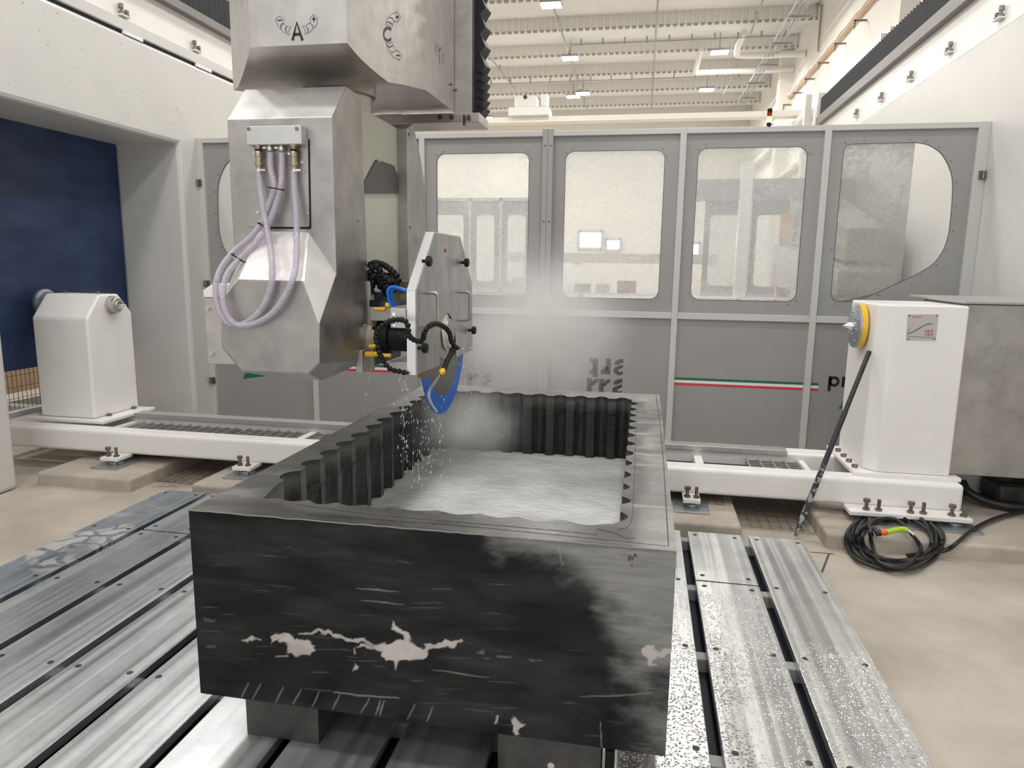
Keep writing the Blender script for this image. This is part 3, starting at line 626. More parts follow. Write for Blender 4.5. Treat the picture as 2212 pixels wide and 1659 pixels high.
# ================================================================== STONE BLOCK
SX0, SX1, SY0, SY1, SZ0, SZ1 = -1.398, .120, 1.915, 4.418, .18, .82
def fbm(X, Y, seed, octs=5, base=2.0):
    r = np.random.default_rng(seed); out = np.zeros_like(X); amp = 1.; tot = 0
    for o in range(octs):
        n = 64; g = r.random((n, n)); fx = (X*base*2**o) % n; fy = (Y*base*2**o) % n
        ix = fx.astype(int); iy = fy.astype(int); tx = fx-ix; ty = fy-iy; tx = tx*tx*(3-2*tx); ty = ty*ty*(3-2*ty)
        a = g[ix % n, iy % n]; b = g[(ix+1) % n, iy % n]; c = g[ix % n, (iy+1) % n]; d = g[(ix+1) % n, (iy+1) % n]
        out += amp*((a*(1-tx)+b*tx)*(1-ty)+(c*(1-tx)+d*tx)*ty); tot += amp; amp *= .55
    return out/tot
def stone_material():
    m, nt, N, L, p = nodes('soapstone')
    at_ = N.new('ShaderNodeVertexColor'); at_.layer_name = 'tone'; sp = N.new('ShaderNodeSeparateColor'); L.new(at_.outputs[0], sp.inputs[0])
    g = N.new('ShaderNodeNewGeometry'); mp = N.new('ShaderNodeMapping'); mp.inputs['Scale'].default_value = (1.2, 1.2, 9); L.new(g.outputs['Position'], mp.inputs[0])
    n = N.new('ShaderNodeTexNoise'); n.inputs['Scale'].default_value = 5; n.inputs['Detail'].default_value = 9; n.inputs['Roughness'].default_value = .65; L.new(mp.outputs[0], n.inputs['Vector'])
    wetc = N.new('ShaderNodeValToRGB'); wetc.color_ramp.elements[0].position = .3; wetc.color_ramp.elements[1].position = .75
    wetc.color_ramp.elements[0].color = (.006,.006,.006,1); wetc.color_ramp.elements[1].color = (.014,.0135,.013,1); L.new(n.outputs['Fac'], wetc.inputs[0])
    dryc = N.new('ShaderNodeValToRGB'); dryc.color_ramp.elements[0].position = .3; dryc.color_ramp.elements[1].position = .75
    dryc.color_ramp.elements[0].color = (.19,.186,.178,1); dryc.color_ramp.elements[1].color = (.36,.355,.34,1); L.new(n.outputs['Fac'], dryc.inputs[0])
    mx = N.new('ShaderNodeMix'); mx.data_type = 'RGBA'; L.new(sp.outputs['Red'], mx.inputs[0]); L.new(wetc.outputs[0], mx.inputs[6]); L.new(dryc.outputs[0], mx.inputs[7])
    mv = N.new('ShaderNodeMix'); mv.data_type = 'RGBA'; L.new(sp.outputs['Green'], mv.inputs[0]); L.new(mx.outputs[2], mv.inputs[6]); mv.inputs[7].default_value = (.50,.45,.42,1)
    L.new(mv.outputs[2], p.inputs['Base Color'])
    r = N.new('ShaderNodeMapRange'); r.inputs[3].default_value = .17; r.inputs[4].default_value = .62; L.new(sp.outputs['Red'], r.inputs[0]); L.new(r.outputs[0], p.inputs['Roughness'])
    sl = N.new('ShaderNodeMapRange'); sl.inputs[3].default_value = .16; sl.inputs[4].default_value = .45; L.new(sp.outputs['Blue'], sl.inputs[0]); L.new(sl.outputs[0], p.inputs['Specular IOR Level'])
    b = N.new('ShaderNodeBump'); b.inputs['Strength'].default_value = .12; b.inputs['Distance'].default_value = .006; L.new(n.outputs['Fac'], b.inputs['Height']); L.new(b.outputs[0], p.inputs['Normal'])
    return m
stone = stone_material()
def capsules(X, Z, segs, warp=.012):
    X0, Z0 = X, Z
    """veins as chains of tapered strokes, edges roughened by noise"""
    W = fbm(X, Z, 3, 5, 22)-.5+.55*(fbm(X, Z, 5, 4, 60)-.5); W2 = fbm(X, Z, 4, 5, 22)-.5+.55*(fbm(X, Z, 6, 4, 60)-.5); X = X+W*warp*3.2; Z = Z+W2*warp*2.6; out = np.zeros_like(X)
    X1, Z1 = X, Z
    for pts, a in segs:
        big = max(p[2] for p in pts) > .0042; X, Z = (X1, Z1) if big else (X0*.85+X1*.15, Z0*.85+Z1*.15)
        for (x0, z0, r0), (x1, z1, r1) in zip(pts[:-1], pts[1:]):
            dx, dz = x1-x0, z1-z0; t = np.clip(((X-x0)*dx+(Z-z0)*dz)/(dx*dx+dz*dz+1e-12), 0, 1)
            d = np.hypot(X-x0-t*dx, Z-z0-t*dz)-(r0+(r1-r0)*t); out = np.maximum(out, a*np.clip(.5-d/(.0045 if big else .0028), 0, 1))
    return out*(.72+.56*fbm(X0, Z0, 8, 4, 14))
def fpx(l, a=1.):
    o = []
    for px, py, r in l: q = at(px, py, 'y', SY0); o.append((q.x, q.z, r*.00152))
    return (o, a)
veins = [fpx([(636,1400,15),(648,1402,18),(662,1406,12)], .8), fpx([(604,1388,3),(625,1383,7),(655,1385,6),(668,1397,6),(672,1410,3)], .85), fpx([(582,1382,5),(600,1378,6),(630,1377,4)], .8),
    fpx([(522,1386,2),(545,1382,6),(562,1381,2)], .7), fpx([(596,1418,1),(622,1417,2)], .5),
    fpx([(650,1368,2),(690,1366,4),(715,1370,4),(748,1380,4),(790,1386,4),(812,1392,3)], .75), fpx([(775,1397,2),(795,1398,6),(812,1398,3)], .8),
    fpx([(838,1410,15),(862,1404,21),(885,1408,17),(910,1408,9)], 1), fpx([(826,1400,10),(815,1397,5)], 1), fpx([(855,1420,10),(850,1437,5),(852,1447,1)], .9), fpx([(875,1390,7),(880,1376,6),(866,1368,4),(852,1362,4),(848,1345,1)], .9), fpx([(905,1406,6),(930,1396,4),(958,1391,8),(982,1388,6),(996,1384,2)], .95),
    fpx([(766,1400,1),(767,1412,2)], .6), fpx([(765,1432,1),(768,1438,6),(768,1450,1)], .8), fpx([(442,1342,3),(464,1342,3)], .12), fpx([(450,1397,3),(462,1396,3)], .12),
    fpx([(1396,1408,9),(1404,1412,12),(1402,1430,7),(1412,1440,2)], .8), fpx([(1404,1406,8),(1424,1408,5),(1448,1404,7)], .8), fpx([(1040,1411,4),(1052,1411,2)], .2), fpx([(1150,1427,3),(1168,1428,2)], .18), fpx([(1075,1418,2),(1105,1420,1.4)], .2)]
for k in range(70):   # thin bedding lines
    px = rng.uniform(430, 1400); py = rng.uniform(1150, 1560)+(px-430)*.08; ln = rng.uniform(15, 80); sl = rng.uniform(-.02, .12)
    veins.append(fpx([(px,py,.2),(px+ln*.5,py+ln*.5*sl,.9),(px+ln,py+ln*sl,.2)], rng.uniform(.05,.20)))
veins += [fpx([(770,1271,.5),(815,1274,1.6),(860,1278,.5)], .4), fpx([(780,1297,.5),(830,1301,1.6),(870,1306,.5)], .35), fpx([(933,1446,.5),(990,1455,1.4),(1055,1464,.5)], .35), fpx([(1250,1505,.5),(1330,1503,1.3),(1410,1496,.5)], .35)]
for i, (px, dx) in enumerate(((522,14),(545,18),(596,16),(632,18),(675,14),(718,16),(780,18),(812,10),(820,10),(880,16),(922,12))):   # chalky strokes along the bottom
    y0 = 1472+(px-500)*.13; veins.append(fpx([(px+dx,y0,1),(px+dx*.5,y0+16,1.6 if i not in (7,8) else 2.6),(px,y0+32,1)], .30))
veins += [fpx([(722,1496,1.5),(745,1497,1.5),(775,1502,2),(862,1508,1.2)], .35), fpx([(1110,1555,7),(1122,1562,8),(1118,1585,7)], .8), fpx([(1074,1547,2),(1070,1562,2)], .7), fpx([(1204,1178,.6),(1210,1200,1.0),(1212,1212,.8),(1216,1218,.8),(1212,1222,.8)], .4), fpx([(1298,1560,.5),(1300,1620,.5)], .5)]
NX, NZ = 520, 220
gx = np.linspace(SX0, SX1, NX+1); gz = np.linspace(SZ0, SZ1, NZ+1); GX, GZ = np.meshgrid(gx, gz, indexing='ij')
V = capsules(GX, GZ, veins)
# dry patch boundary on the front face
bd = [at(px, py, 'y', SY0) for px, py in ((1060,1160),(1170,1200),(1235,1245),(1300,1295),(1345,1350),(1372,1420),(1400,1500),(1440,1640))]
bx = np.interp(-GZ, [-q.z for q in bd], [q.x for q in bd])
dry = np.clip((GX-bx+.09)/.26+(fbm(GX, GZ*1.6, 9, 6, 5)-.5)*2.0, 0, 1); dry = dry*dry*(3-2*dry)*.85
dry = np.maximum(dry, .06*np.clip(fbm(GX, GZ*3, 12, 4, 4)*3-1.2, 0, 1))
bv = []; bfc = []; col = []
def vadd(p, c): bv.append(tuple(p)); col.append(c); return len(bv)-1
sm = MB()
for i in range(NX+1):
    for j in range(NZ+1): vadd((gx[i], SY0, gz[j]), (float(dry[i,j]), float(V[i,j]), 0, 1))
fs = [(i*(NZ+1)+j, (i+1)*(NZ+1)+j, (i+1)*(NZ+1)+j+1, i*(NZ+1)+j+1) for i in range(NX) for j in range(NZ)]
# pocket outline with saw scallops (counter-clockwise in plan)
PX0, PX1, PY0, PY1 = -1.262, -.045, 2.085, 4.20
def scallop(p, q, n, depth, nrm, frac=.70, ns=9, jit=.12, power=1.0):
    p = Vector(p); q = Vector(q); nrm = Vector(nrm); out = []; ts = [0]
    wds = [1+rng.uniform(-jit, jit) for _ in range(n)]; tot = sum(wds); acc = 0
    for wd in wds:
        a = acc/tot; b = (acc+wd)/tot; acc += wd; fl = (1-frac)*(b-a)
        dd = depth*rng.uniform(.8, 1.2)
        for k in range(ns):
            t = k/(ns-1); out.append(p.lerp(q, a+(b-a-fl)*t)+nrm*dd*(math.sin(math.pi*t)**power))
        out.append(p.lerp(q, b-fl*.02)+nrm*dd*-.10)
    return out
outl = []
outl += scallop((PX0+.09, PY0-.004, 0), (PX1-.02, PY0, 0), 9, .022, (0,-1,0), .9, 7, .2, 1.3)      # near wall, gently wavy
outl += scallop((PX1, PY0+.03, 0), (PX1, PY1, 0), 13, .030, (1,0,0), .55, 7)                     # right wall, sharp teeth
outl += scallop((PX1-.02, PY1, 0), (PX0+.02, PY1, 0), 9, .045, (0,1,0), .62, 9, .1, .7)         # back wall, flutes
outl += scallop((PX0, PY1-.02, 0), (PX0, PY0+.13, 0), 12, .042, (-1,0,0), .68, 9, .08, .7)      # left wall, flutes
cor = at(568,1077,'z',SZ1)
outl.insert(0, Vector((cor.x, cor.y, 0)))
ZP = .30
# top: dense boundary + grid triangulated by Delaunay-like fill
from mathutils.geometry import delaunay_2d_cdt
pin = [Vector((p.x, p.y)) for p in outl]; nin = len(pin)
outer = []
def edge_pts(a, b, n): return [Vector(a).lerp(Vector(b), k/n) for k in range(n)]
outer = edge_pts((SX0,SY0),(SX1,SY0),60)+edge_pts((SX1,SY0),(SX1,SY1),80)+edge_pts((SX1,SY1),(SX0,SY1),60)+edge_pts((SX0,SY1),(SX0,SY0),80)
grid = []
for x in np.arange(SX0+.01, SX1, .0135):
    for y in np.arange(SY0+.01, SY1, .016):
        if not (PX0-.05 < x < PX1+.045 and PY0-.04 < y < PY1+.055): grid.append(Vector((float(x), float(y))))
allp = pin+outer+grid
edges = [(i, (i+1) % nin) for i in range(nin)]+[(nin+i, nin+(i+1) % len(outer)) for i in range(len(outer))]
vo_, eo_, fo_, *_r = delaunay_2d_cdt(allp, edges, [], 0, 1e-5)
base = len(bv)
TX = np.array([v.x for v in vo_]); TY = np.array([v.y for v in vo_])
# dry sweep on the side rims, wet elsewhere; hall reflections painted in as paler tone
nse = fbm(TX+5, TY+5, 21, 6, 3.0); nse2 = fbm(TX*1.0+9, TY*6+5, 22, 5, 3.0)
tdry_lit = np.clip((TX-(-.02))/.08, 0, 1)*(.35+1.1*np.clip((nse-.42)*5, 0, 1))*.8
tdry_lit = np.maximum(tdry_lit, np.clip((TY-2.75)/.8, 0, 1)*(TX < -1.2)*.8*(0.4+.6*nse2))
tdry_lit = np.maximum(tdry_lit, np.clip((TY-4.15)/.08, 0, 1)*1.3)  # back lip lightened to paint the light along it
tdry_lit = np.maximum(tdry_lit, .26+.25*np.clip((nse2-.45)*4, 0, 1))  # lowest tone raised to paint the hall's reflection on the top
tdry_lit = np.where((TY < 2.075) & (TX < .0), tdry_lit*.65, tdry_lit)
tv = np.clip((nse2-.66)*9, 0, 1)*.5*(TX > -.02)
for k, v in enumerate(vo_): vadd((v.x, v.y, SZ1), (float(np.clip(tdry_lit[k],0,1)), float(tv[k]), 1, 1))
pinset = [(p.x, p.y) for p in pin]
def inside(x, y):
    c = False; j = nin-1
    for i in range(nin):
        xi, yi = pinset[i]; xj, yj = pinset[j]
        if (yi > y) != (yj > y) and x < (xj-xi)*(y-yi)/(yj-yi)+xi: c = not c
        j = i
    return c
for f in fo_:
    c = sum((vo_[i] for i in f), Vector((0,0)))/len(f)
    if PX0-.08 < c.x < PX1+.08 and PY0-.08 < c.y < PY1+.08 and inside(c.x, c.y): continue
    fs.append(tuple(base+i for i in f))
# pocket walls
base = len(bv)
LV = [SZ1, SZ1-.035, SZ1-.1, .7, .6, .5, .4, ZP]
for j, z in enumerate(LV):
    for i, p in enumerate(outl):
        q = Vector((p.x, p.y, z))
        if j: q += Vector((rng.uniform(-1,1), rng.uniform(-1,1), 0))*.0022
        vadd(q, (.10+.25*max(0, 1-abs(z-(SZ1-.035))*22)*(j == 1), .0, .6, 1))
for j in range(len(LV)-1):
    for i in range(nin): a = base+j*nin+i; b = base+j*nin+(i+1) % nin; fs.append((a, b, b+nin, a+nin))
fs.append(tuple(base+(len(LV)-1)*nin+i for i in range(nin)))
# other outer faces
b0 = [vadd(p, (.35, 0, 0, 1)) for p in ((SX0,SY0,SZ0),(SX1,SY0,SZ0),(SX1,SY1,SZ0),(SX0,SY1,SZ0),(SX0,SY0,SZ1),(SX1,SY0,SZ1),(SX1,SY1,SZ1),(SX0,SY1,SZ1))]
fs += [tuple(b0[i] for i in f) for f in ((0,3,2,1),(1,2,6,5),(2,3,7,6),(3,0,4,7))]
sm.v = bv; sm.f = fs
sb = sm.build('stone_block', stone, origin=((SX0+SX1)/2, (SY0+SY1)/2, SZ0))
tag(sb, 'large dark grey stone block with white veins and a saw-fluted pocket', 'stone block')
ca = sb.data.color_attributes.new('tone', 'FLOAT_COLOR', 'POINT')
ca.data.foreach_set('color', np.array(col, dtype=np.float32).ravel())
# pencil lines on the top, marks on the front
ml = MB(); zt = SZ1
def tl(pts, w=.0022): ribbon(ml, [at(*p,'z',zt) for p in pts], w, (0,0,1), .0003, .0004)
tl([(1377,870),(1374,920),(1372,990),(1370,1040),(1367,1100),(1364,1128),(1355,1140),(1335,1144)], .0025)
tl([(1417,855),(1424,900),(1432,985),(1434,1010),(1438,1080),(1444,1180)], .0035)
tl([(640,1090),(800,1112),(900,1120),(1200,1146),(1290,1155)]); tl([(1290,1142),(1330,1152),(1352,1163),(1372,1163)]); tl([(660,1112),(1000,1136),(1330,1168),(1440,1180)], .0018)
ml.build('pencil_line', blackp, sb)
fm = MB()
for pts in ([(1356,1208),(1360,1200),(1364,1202),(1358,1211),(1366,1208)], [(1366,1208),(1372,1197)], [(1372,1196),(1376,1203)], [(1364,1218),(1367,1219)], [(1364,1223),(1367,1224)]):
    ribbon(fm, [at(*p,'y',SY0) for p in pts], .0028, (0,-1,0), .0003, .0004)
fm.build('scribbled_mark', blackp, sb)
rm = MB(); rm.tube([(SX0,SY0-.0005,SZ1-.0015)]+[(SX0+(SX1-SX0)*k/60, SY0-.0005+rng.uniform(-.0008,.0008), SZ1-.001+rng.uniform(-.0015,.0012)) for k in range(1,61)], .0022, 6)
rm.build('chipped_edge', M('chip_grey', (.22,.215,.205), .4, bump=.6, bs=200), sb)
# murky water in the pocket
ZW = .445
m, nt, N, L, p = nodes('murky_water'); p.inputs['Base Color'].default_value = (.40,.425,.42,1); p.inputs['Roughness'].default_value = .12; p.inputs['IOR'].default_value = 1.33
g = N.new('ShaderNodeNewGeometry'); n1 = N.new('ShaderNodeTexNoise'); n1.inputs['Scale'].default_value = 14; n1.inputs['Detail'].default_value = 5; n1.inputs['Distortion'].default_value = .6
mp = N.new('ShaderNodeMapping'); mp.inputs['Rotation'].default_value = (0,0,.6); mp.inputs['Scale'].default_value = (1,2.2,1); L.new(g.outputs['Position'], mp.inputs[0]); L.new(mp.outputs[0], n1.inputs['Vector'])
b = N.new('ShaderNodeBump'); b.inputs['Strength'].default_value = .4; b.inputs['Distance'].default_value = .02; L.new(n1.outputs['Fac'], b.inputs['Height']); L.new(b.outputs[0], p.inputs['Normal'])
n2 = N.new('ShaderNodeTexNoise'); n2.inputs['Scale'].default_value = 2.0; n2.inputs['Detail'].default_value = 4; L.new(g.outputs['Position'], n2.inputs['Vector'])
r = N.new('ShaderNodeValToRGB'); r.color_ramp.elements[0].position = .35; r.color_ramp.elements[0].color = (.42,.435,.435,1); r.color_ramp.elements[1].position = .62; r.color_ramp.elements[1].color = (.66,.67,.66,1); L.new(n2.outputs['Fac'], r.inputs[0]); L.new(r.outputs[0], p.inputs['Base Color'])
wv = MB(); n = 60
WX = np.linspace(PX0-.03, PX1+.02, n+1); WY = np.linspace(PY0-.02, PY1+.03, n*2+1); hh = (fbm(*np.meshgrid(WX+3, WY, indexing='ij'), 31, 4, 5)-.5)*.014
wv.add([(WX[i], WY[j], ZW+hh[i,j]) for i in range(n+1) for j in range(2*n+1)], [(i*(2*n+1)+j, (i+1)*(2*n+1)+j, (i+1)*(2*n+1)+j+1, i*(2*n+1)+j+1) for i in range(n) for j in range(2*n)])
wo = wv.build('slurry_water', m, smooth=True, origin=((PX0+PX1)/2, (PY0+PY1)/2, ZW)); tag(wo, 'milky grey water standing in the stone pocket', 'water', kind='stuff')
# supports
for (x0, x1, lab) in ((-1.277,-1.012,'dark steel support block under the left front of the stone'), (-.398,-.070,'dark steel support block with a bolt hole under the right front of the stone')):
    t = thing('support_block', lab, 'support', ((x0+x1)/2, 2.15, 0), 'supports under the stone')
    MB().box(x0, x1, 1.98, 2.38, 0, .179).build('block', darksteel, t, bevel=.003)
    if x0 > -.5:
        q = at(1190,1654,'y',1.98); MB().cyl((q.x,1.979,q.z),(q.x,1.984,q.z),.011).build('bolt_hole', M('hole_light', (.55,.52,.42), .5), t)
        MB().box(-.066,-.058,1.99,2.4,0,.179).build('flange', steel2, t); MB().box(-.028,-.022,1.99,2.4,0,.179).build('flange', steel2, t)
for (x0, x1, lab) in ((-1.277,-1.012,'steel support block under the back left of the stone'), (-.398,-.070,'steel support block under the back right of the stone')):
    tag(box(x0, x1, 3.9, 4.3, 0, .179).build('support_block', darksteel, bevel=.003, origin=((x0+x1)/2, 4.1, 0)), lab, 'support', 'supports under the stone')

# ================================================================== PLINTHS, BED, STOCKS
for x0, x1, lab in ((-4.50,-3.69,'concrete plinth under the left foot of the bed'), (-3.19,-2.3,'concrete plinth behind the left corner of the stone'), (-.35,.67,'concrete plinth behind the right corner of the stone'), (1.17,3.9-1.15,'large concrete plinth under the tailstock, with the cable coil')):
    tag(MB().box(x0, x1, 4.41, 5.9, ZF-.02, 0).build('concrete_plinth', concrete2, bevel=.02, seg=3, origin=((x0+x1)/2, 5.1, ZF)), lab, 'plinth', 'plinths of the machine bed')
def mesh_grid(x0, x1, y0, y1, z, px, py, r, name, lab, mat, plane='xy'):
    b = MB(); x = x0
    while x <= x1+1e-6:
        b.cyl((x, y0, z), (x, y1, z), r, n=4) if plane == 'xy' else b.cyl((z, x, y0), (z, x, y1), r, n=4); x += px
    y = y0
    while y <= y1+1e-6:
        b.cyl((x0, y, z+r), (x1, y, z+r), r, n=4) if plane == 'xy' else b.cyl((z+r, x0, y), (z+r, x1, y), r, n=4); y += py
    o = b.build(name, mat, origin=((x0+x1)/2, (y0+y1)/2, z) if plane == 'xy' else (z, (x0+x1)/2, y0)); tag(o, lab, 'wire mesh'); return o
rebar = M('rusty_wire', (.12,.085,.055), .7)
mesh_grid(.70, 1.14, 4.66, 5.5, -.088, .065, .035, .0022, 'wire_mesh', 'rusty wire mesh lying on the floor near the black pole', rebar)
mesh_grid(-3.66, -3.22, 4.66, 5.5, -.088, .065, .05, .0022, 'wire_mesh', 'rusty wire mesh on the floor between the left plinths', rebar)
mesh_grid(-4.4, -3.75, 4.95, 5.5, .006, .05, .05, .0018, 'wire_mesh', 'thin wire mesh on the leftmost plinth below the bed', rebar)
mesh_grid(-.3, .6, 4.8, 5.5, .006, .05, .05, .0018, 'wire_mesh', 'fine wire mesh on the plinth behind the stone', rebar)
cm = MB()
for row in ((345,1040),(372,1038)): pass
for k in range(9):
    q = at(338+7*k, 1037+(k%3)*2, 'z', ZF); ribbon(cm, [q, q+Vector((.03*rng.uniform(-1,1), .06, 0)), q+Vector((.04, .02, 0))], .004, (0,0,1))
    q = at(322+7*k, 1052+(k%2)*2, 'z', ZF); ribbon(cm, [q, q+Vector((.03*rng.uniform(-1,1), .05, 0)), q+Vector((.04, .01, 0))], .004, (0,0,1))
cm.build('chalk_writing', M('pencil_brown', (.22,.15,.1), .8), fl)

B = thing('machine_bed', 'long white steel bed of the headstock and tailstock, across the picture', 'machine bed', (-1.2, 5.2, 0))
MB().box(-6.3, 2.078, 4.80, 4.965, .068, .25).build('front_beam', white2, B, bevel=.028, seg=5)
MB().box(-6.3, 2.078, 5.38, 5.56, .068, .25).build('rear_beam', white2, B, bevel=.02, seg=4)
for x in (-4.42, -2.72, -1.2, .42, 1.18, 1.9): MB().box(x, x+.06 if x < 1 else x+.04, 4.96, 5.385, .08, .2).build('cross_member', white2, B, bevel=.004)
for x0, x1 in ((-6.3,-2.30), (-2.28,.0), (.1,1.095)): MB().box(x0, x1, 5.355, 5.47, .234, .274).build('cover_strip', steel2 if x1 > 0 else frameg2, B, bevel=.003)
xx = -4.30
gm = M('grating_blue', (.10,.13,.15), .5, .5)
while xx < 1.1:
    x1 = min(xx+1.0, 1.19); 
    if xx < -2.2 or xx > -.2:
        g_ = MB(); 
        for k in range(6): y = 4.985+.066*k; g_.box(xx, x1-.03, y, y+.007, .172, .196)
        k = xx
        while k < x1-.02: g_.box(k, k+.009, 4.97, 5.37, .19, .199); k += .09
        g_.build('grating', steel2, B)
    xx += 1.02
MB().box(-4.3, 1.18, 4.97, 5.38, .13, .14).build('chip_tray', pit, B)  # coloured near-black as the shade below the grating
def foot(x0, x1, bolts, plate=True):
    f = MB().box(x0, x1, 4.655, 4.83, .045, .075).build('foot_bracket', white2, B, bevel=.006)
    for i, x in enumerate(bolts):
        MB().cyl((x,4.70,-.0),(x,4.70,.145),.0115,n=10).cyl((x,4.70,.075),(x,4.70,.09),.022,n=6).cyl((x,4.70,.128 if i%2==0 else .143),(x,4.70,.15),.021 if i%2==0 else .0115,n=6).build('bolt', zinc, f)
    if plate:
        for k in range(len(bolts)//2):
            xc = (bolts[2*k]+bolts[2*k+1])/2; MB().box(xc-.115, xc+.115, 4.585, 4.86, 0, .012).cyl((xc,4.74,.012),(xc,4.74,.03),.06,n=18).build('base_plate', galv, f, bevel=.002)
q1 = at(245,984,'z',.05).x; foot(q1, q1+.155, (q1+.045, q1+.115))
q1 = at(525,1003,'z',.05).x; foot(q1, q1+.15, (q1+.045, q1+.11))
q1 = at(1475,1083,'z',.05).x; foot(q1, q1+.115, (q1+.028, q1+.088))
foot(1.36, 2.085, (1.47,1.545,1.735,1.81,1.975,2.045))
# headstock
Hs = thing('headstock', 'white headstock with a small pointed centre, at the left of the bed', 'headstock', (-4.78, 5.3, .25))
MB().prism([(5.06,.275),(5.59,.275),(5.59,1.15),(5.44,1.315),(5.22,1.315),(5.06,1.12)], 'x', -5.05, -4.52).build('body', white2, Hs, bevel=.02, seg=3)
MB().box(-5.12, -4.385, 4.995, 5.63, .25, .275).build('base_plate', white2, Hs, bevel=.003)
for px, py in ((237,893),(290,878)):
    q = at(px, py+5, 'z', .276); MB().cyl((q.x,q.y,.275),(q.x,q.y,.298),.02,n=6).build('bolt', zinc, Hs)
ax = 1.222; ay = 5.345
MB().lathe((-4.53,ay,ax),(1,0,0),[(0,.078),(.03,.078),(.032,.064),(.075,.064),(.08,.058)],28).build('spindle_flange', steel2, Hs, smooth=True)
MB().lathe((-4.452,ay,ax),(1,0,0),[(0,.032),(.02,.032),(.085,.001)],20).build('centre_point', chrome, Hs, smooth=True)
MB().lathe((-5.05,ay,ax),(-1,0,0),[(0,.09),(.10,.10),(.11,.125),(.135,.125),(.137,.11),(.12,.1)],28).build('handwheel', galv, Hs, smooth=True)
for x in (-4.95,-4.62): MB().cyl((x,5.33,1.31),(x,5.33,1.335),.012,n=8).build('eye_bolt', zinc, Hs)
MB().tube([at(301,876,'y',5.9), at(293,762,'y',5.9)], .0035, 5).build('orange_wire', copper, Hs)
# tailstock
Ts = thing('tailstock', 'tall white tailstock with a yellow rimmed disc and pointed centre', 'tailstock', (1.78, 5.2, .25))
MB().prism([(1.50,4.985),(1.575,4.90),(2.02,4.90),(2.02,5.56),(1.50,5.56)], 'z', .275, 1.39).build('body', white2, Ts, bevel=.014, seg=3)
MB().box(1.425, 2.08, 4.87, 5.60, .25, .276).build('base_plate', white2, Ts, bevel=.003)
for k, yy in enumerate((4.99, 5.13, 5.27, 5.42)): MB().cyl((1.462,yy,.276),(1.462,yy,.298),.02,n=6).build('bolt', zinc, Ts)
ty, tz = 5.23, 1.222
MB().lathe((1.50,ty,tz),(-1,0,0),[(0,.10),(.012,.10)],28).build('spindle_collar', chrome, Ts, smooth=True)
MB().lathe((1.488,ty,tz),(-1,0,0),[(0,.152),(.034,.152)],40).build('yellow_ring', yellow, Ts, smooth=True)
fp = MB().lathe((1.454,ty,tz),(-1,0,0),[(0,.149),(.014,.149),(.016,.146)],40).build('face_plate', galv, Ts, smooth=True)
MB().lathe((1.438,ty,tz),(-1,0,0),[(0,.03),(.025,.03),(.075,.001)],20).build('centre_point', chrome, Ts, smooth=True)
for k in range(8):
    a = k*math.pi/4+.3; rr = .11 if k % 2 else .06; MB().cyl((1.44,ty+rr*math.cos(a),tz+rr*math.sin(a)),(1.432,ty+rr*math.cos(a),tz+rr*math.sin(a)),.008,n=8).build('screw', chrome, fp)
# name plate with a red heading, a grey swoosh and red block letters
Yp = 4.90
c_ = [at(*p,'y',Yp) for p in ((1961,679),(2027,679),(2021,735),(1957,735))]
pl = MB().prism([(q.x, q.z) for q in c_[::-1]], 'y', Yp-.004, Yp).build('name_plate', M('plate_silver', (.5,.49,.48), .45, .3), Ts)
nr = (0,-1,0); sg = MB(); yq = Yp-.004
def sp(l): return [at(px,py,'y',yq) for px,py in l]
def small_text(mb, px0, px1, py, h, n, w):
    dx = (px1-px0)/n
    for k in range(n):
        x = px0+dx*k; c = k % 4
        L_ = [[(x,py+h),(x,py),(x+dx*.7,py)], [(x,py),(x,py+h),(x+dx*.7,py+h),(x+dx*.7,py)], [(x+dx*.7,py),(x,py),(x,py+h),(x+dx*.7,py+h)], [(x,py),(x+dx*.35,py+h),(x+dx*.7,py)]][c]
        ribbon(mb, sp(L_), w, nr)
small_text(sg, 1971, 1990, 683, 3, 6, .0022); small_text(sg, 1998, 2018, 713, 4.5, 5, .003); small_text(sg, 1998, 2018, 720, 4.5, 5, .003)
sg.build('red_lettering', red, pl)
sg = MB(); ribbon(sg, sp([(1960,721),(1972,717),(1984,710),(1996,703),(2006,699),(2014,700)]), .008, nr); ribbon(sg, sp([(1966,708),(1963,712),(1961,718)]), .002, nr)
ribbon(sg, sp([(1962,727),(2018,729)]), .003, nr); sg.build('grey_drawing', M('print_grey', (.18,.18,.18), .5), pl)
for q in c_: 
    d = (Vector((sum(c.x for c in c_)/4, 0, sum(c.z for c in c_)/4))-Vector((q.x,0,q.z)))*.10; MB().cyl((q.x+d.x,yq,q.z+d.z),(q.x+d.x,yq-.004,q.z+d.z),.0055,n=8).build('rivet', zinc, pl)
# steel motor cover at the right
K = thing('motor_cover', 'large brushed steel cover at the right of the tailstock', 'machine cover', (2.4, 5.2, .24))
MB().box(2.03, 2.74, 4.95, 5.7, .279, 1.40).build('cover_box', steel, K, bevel=.006)
MB().prism([(4.93,1.402),(4.93,1.418),(5.9,1.425),(5.9,1.405)], 'x', 2.0, 2.74).build('lid', frameg2, K, bevel=.004)
for zz in (1.36, .86, .42): MB().cyl((2.03,4.948,zz),(2.03,4.942,zz),.007,n=8).build('screw', zinc, K)
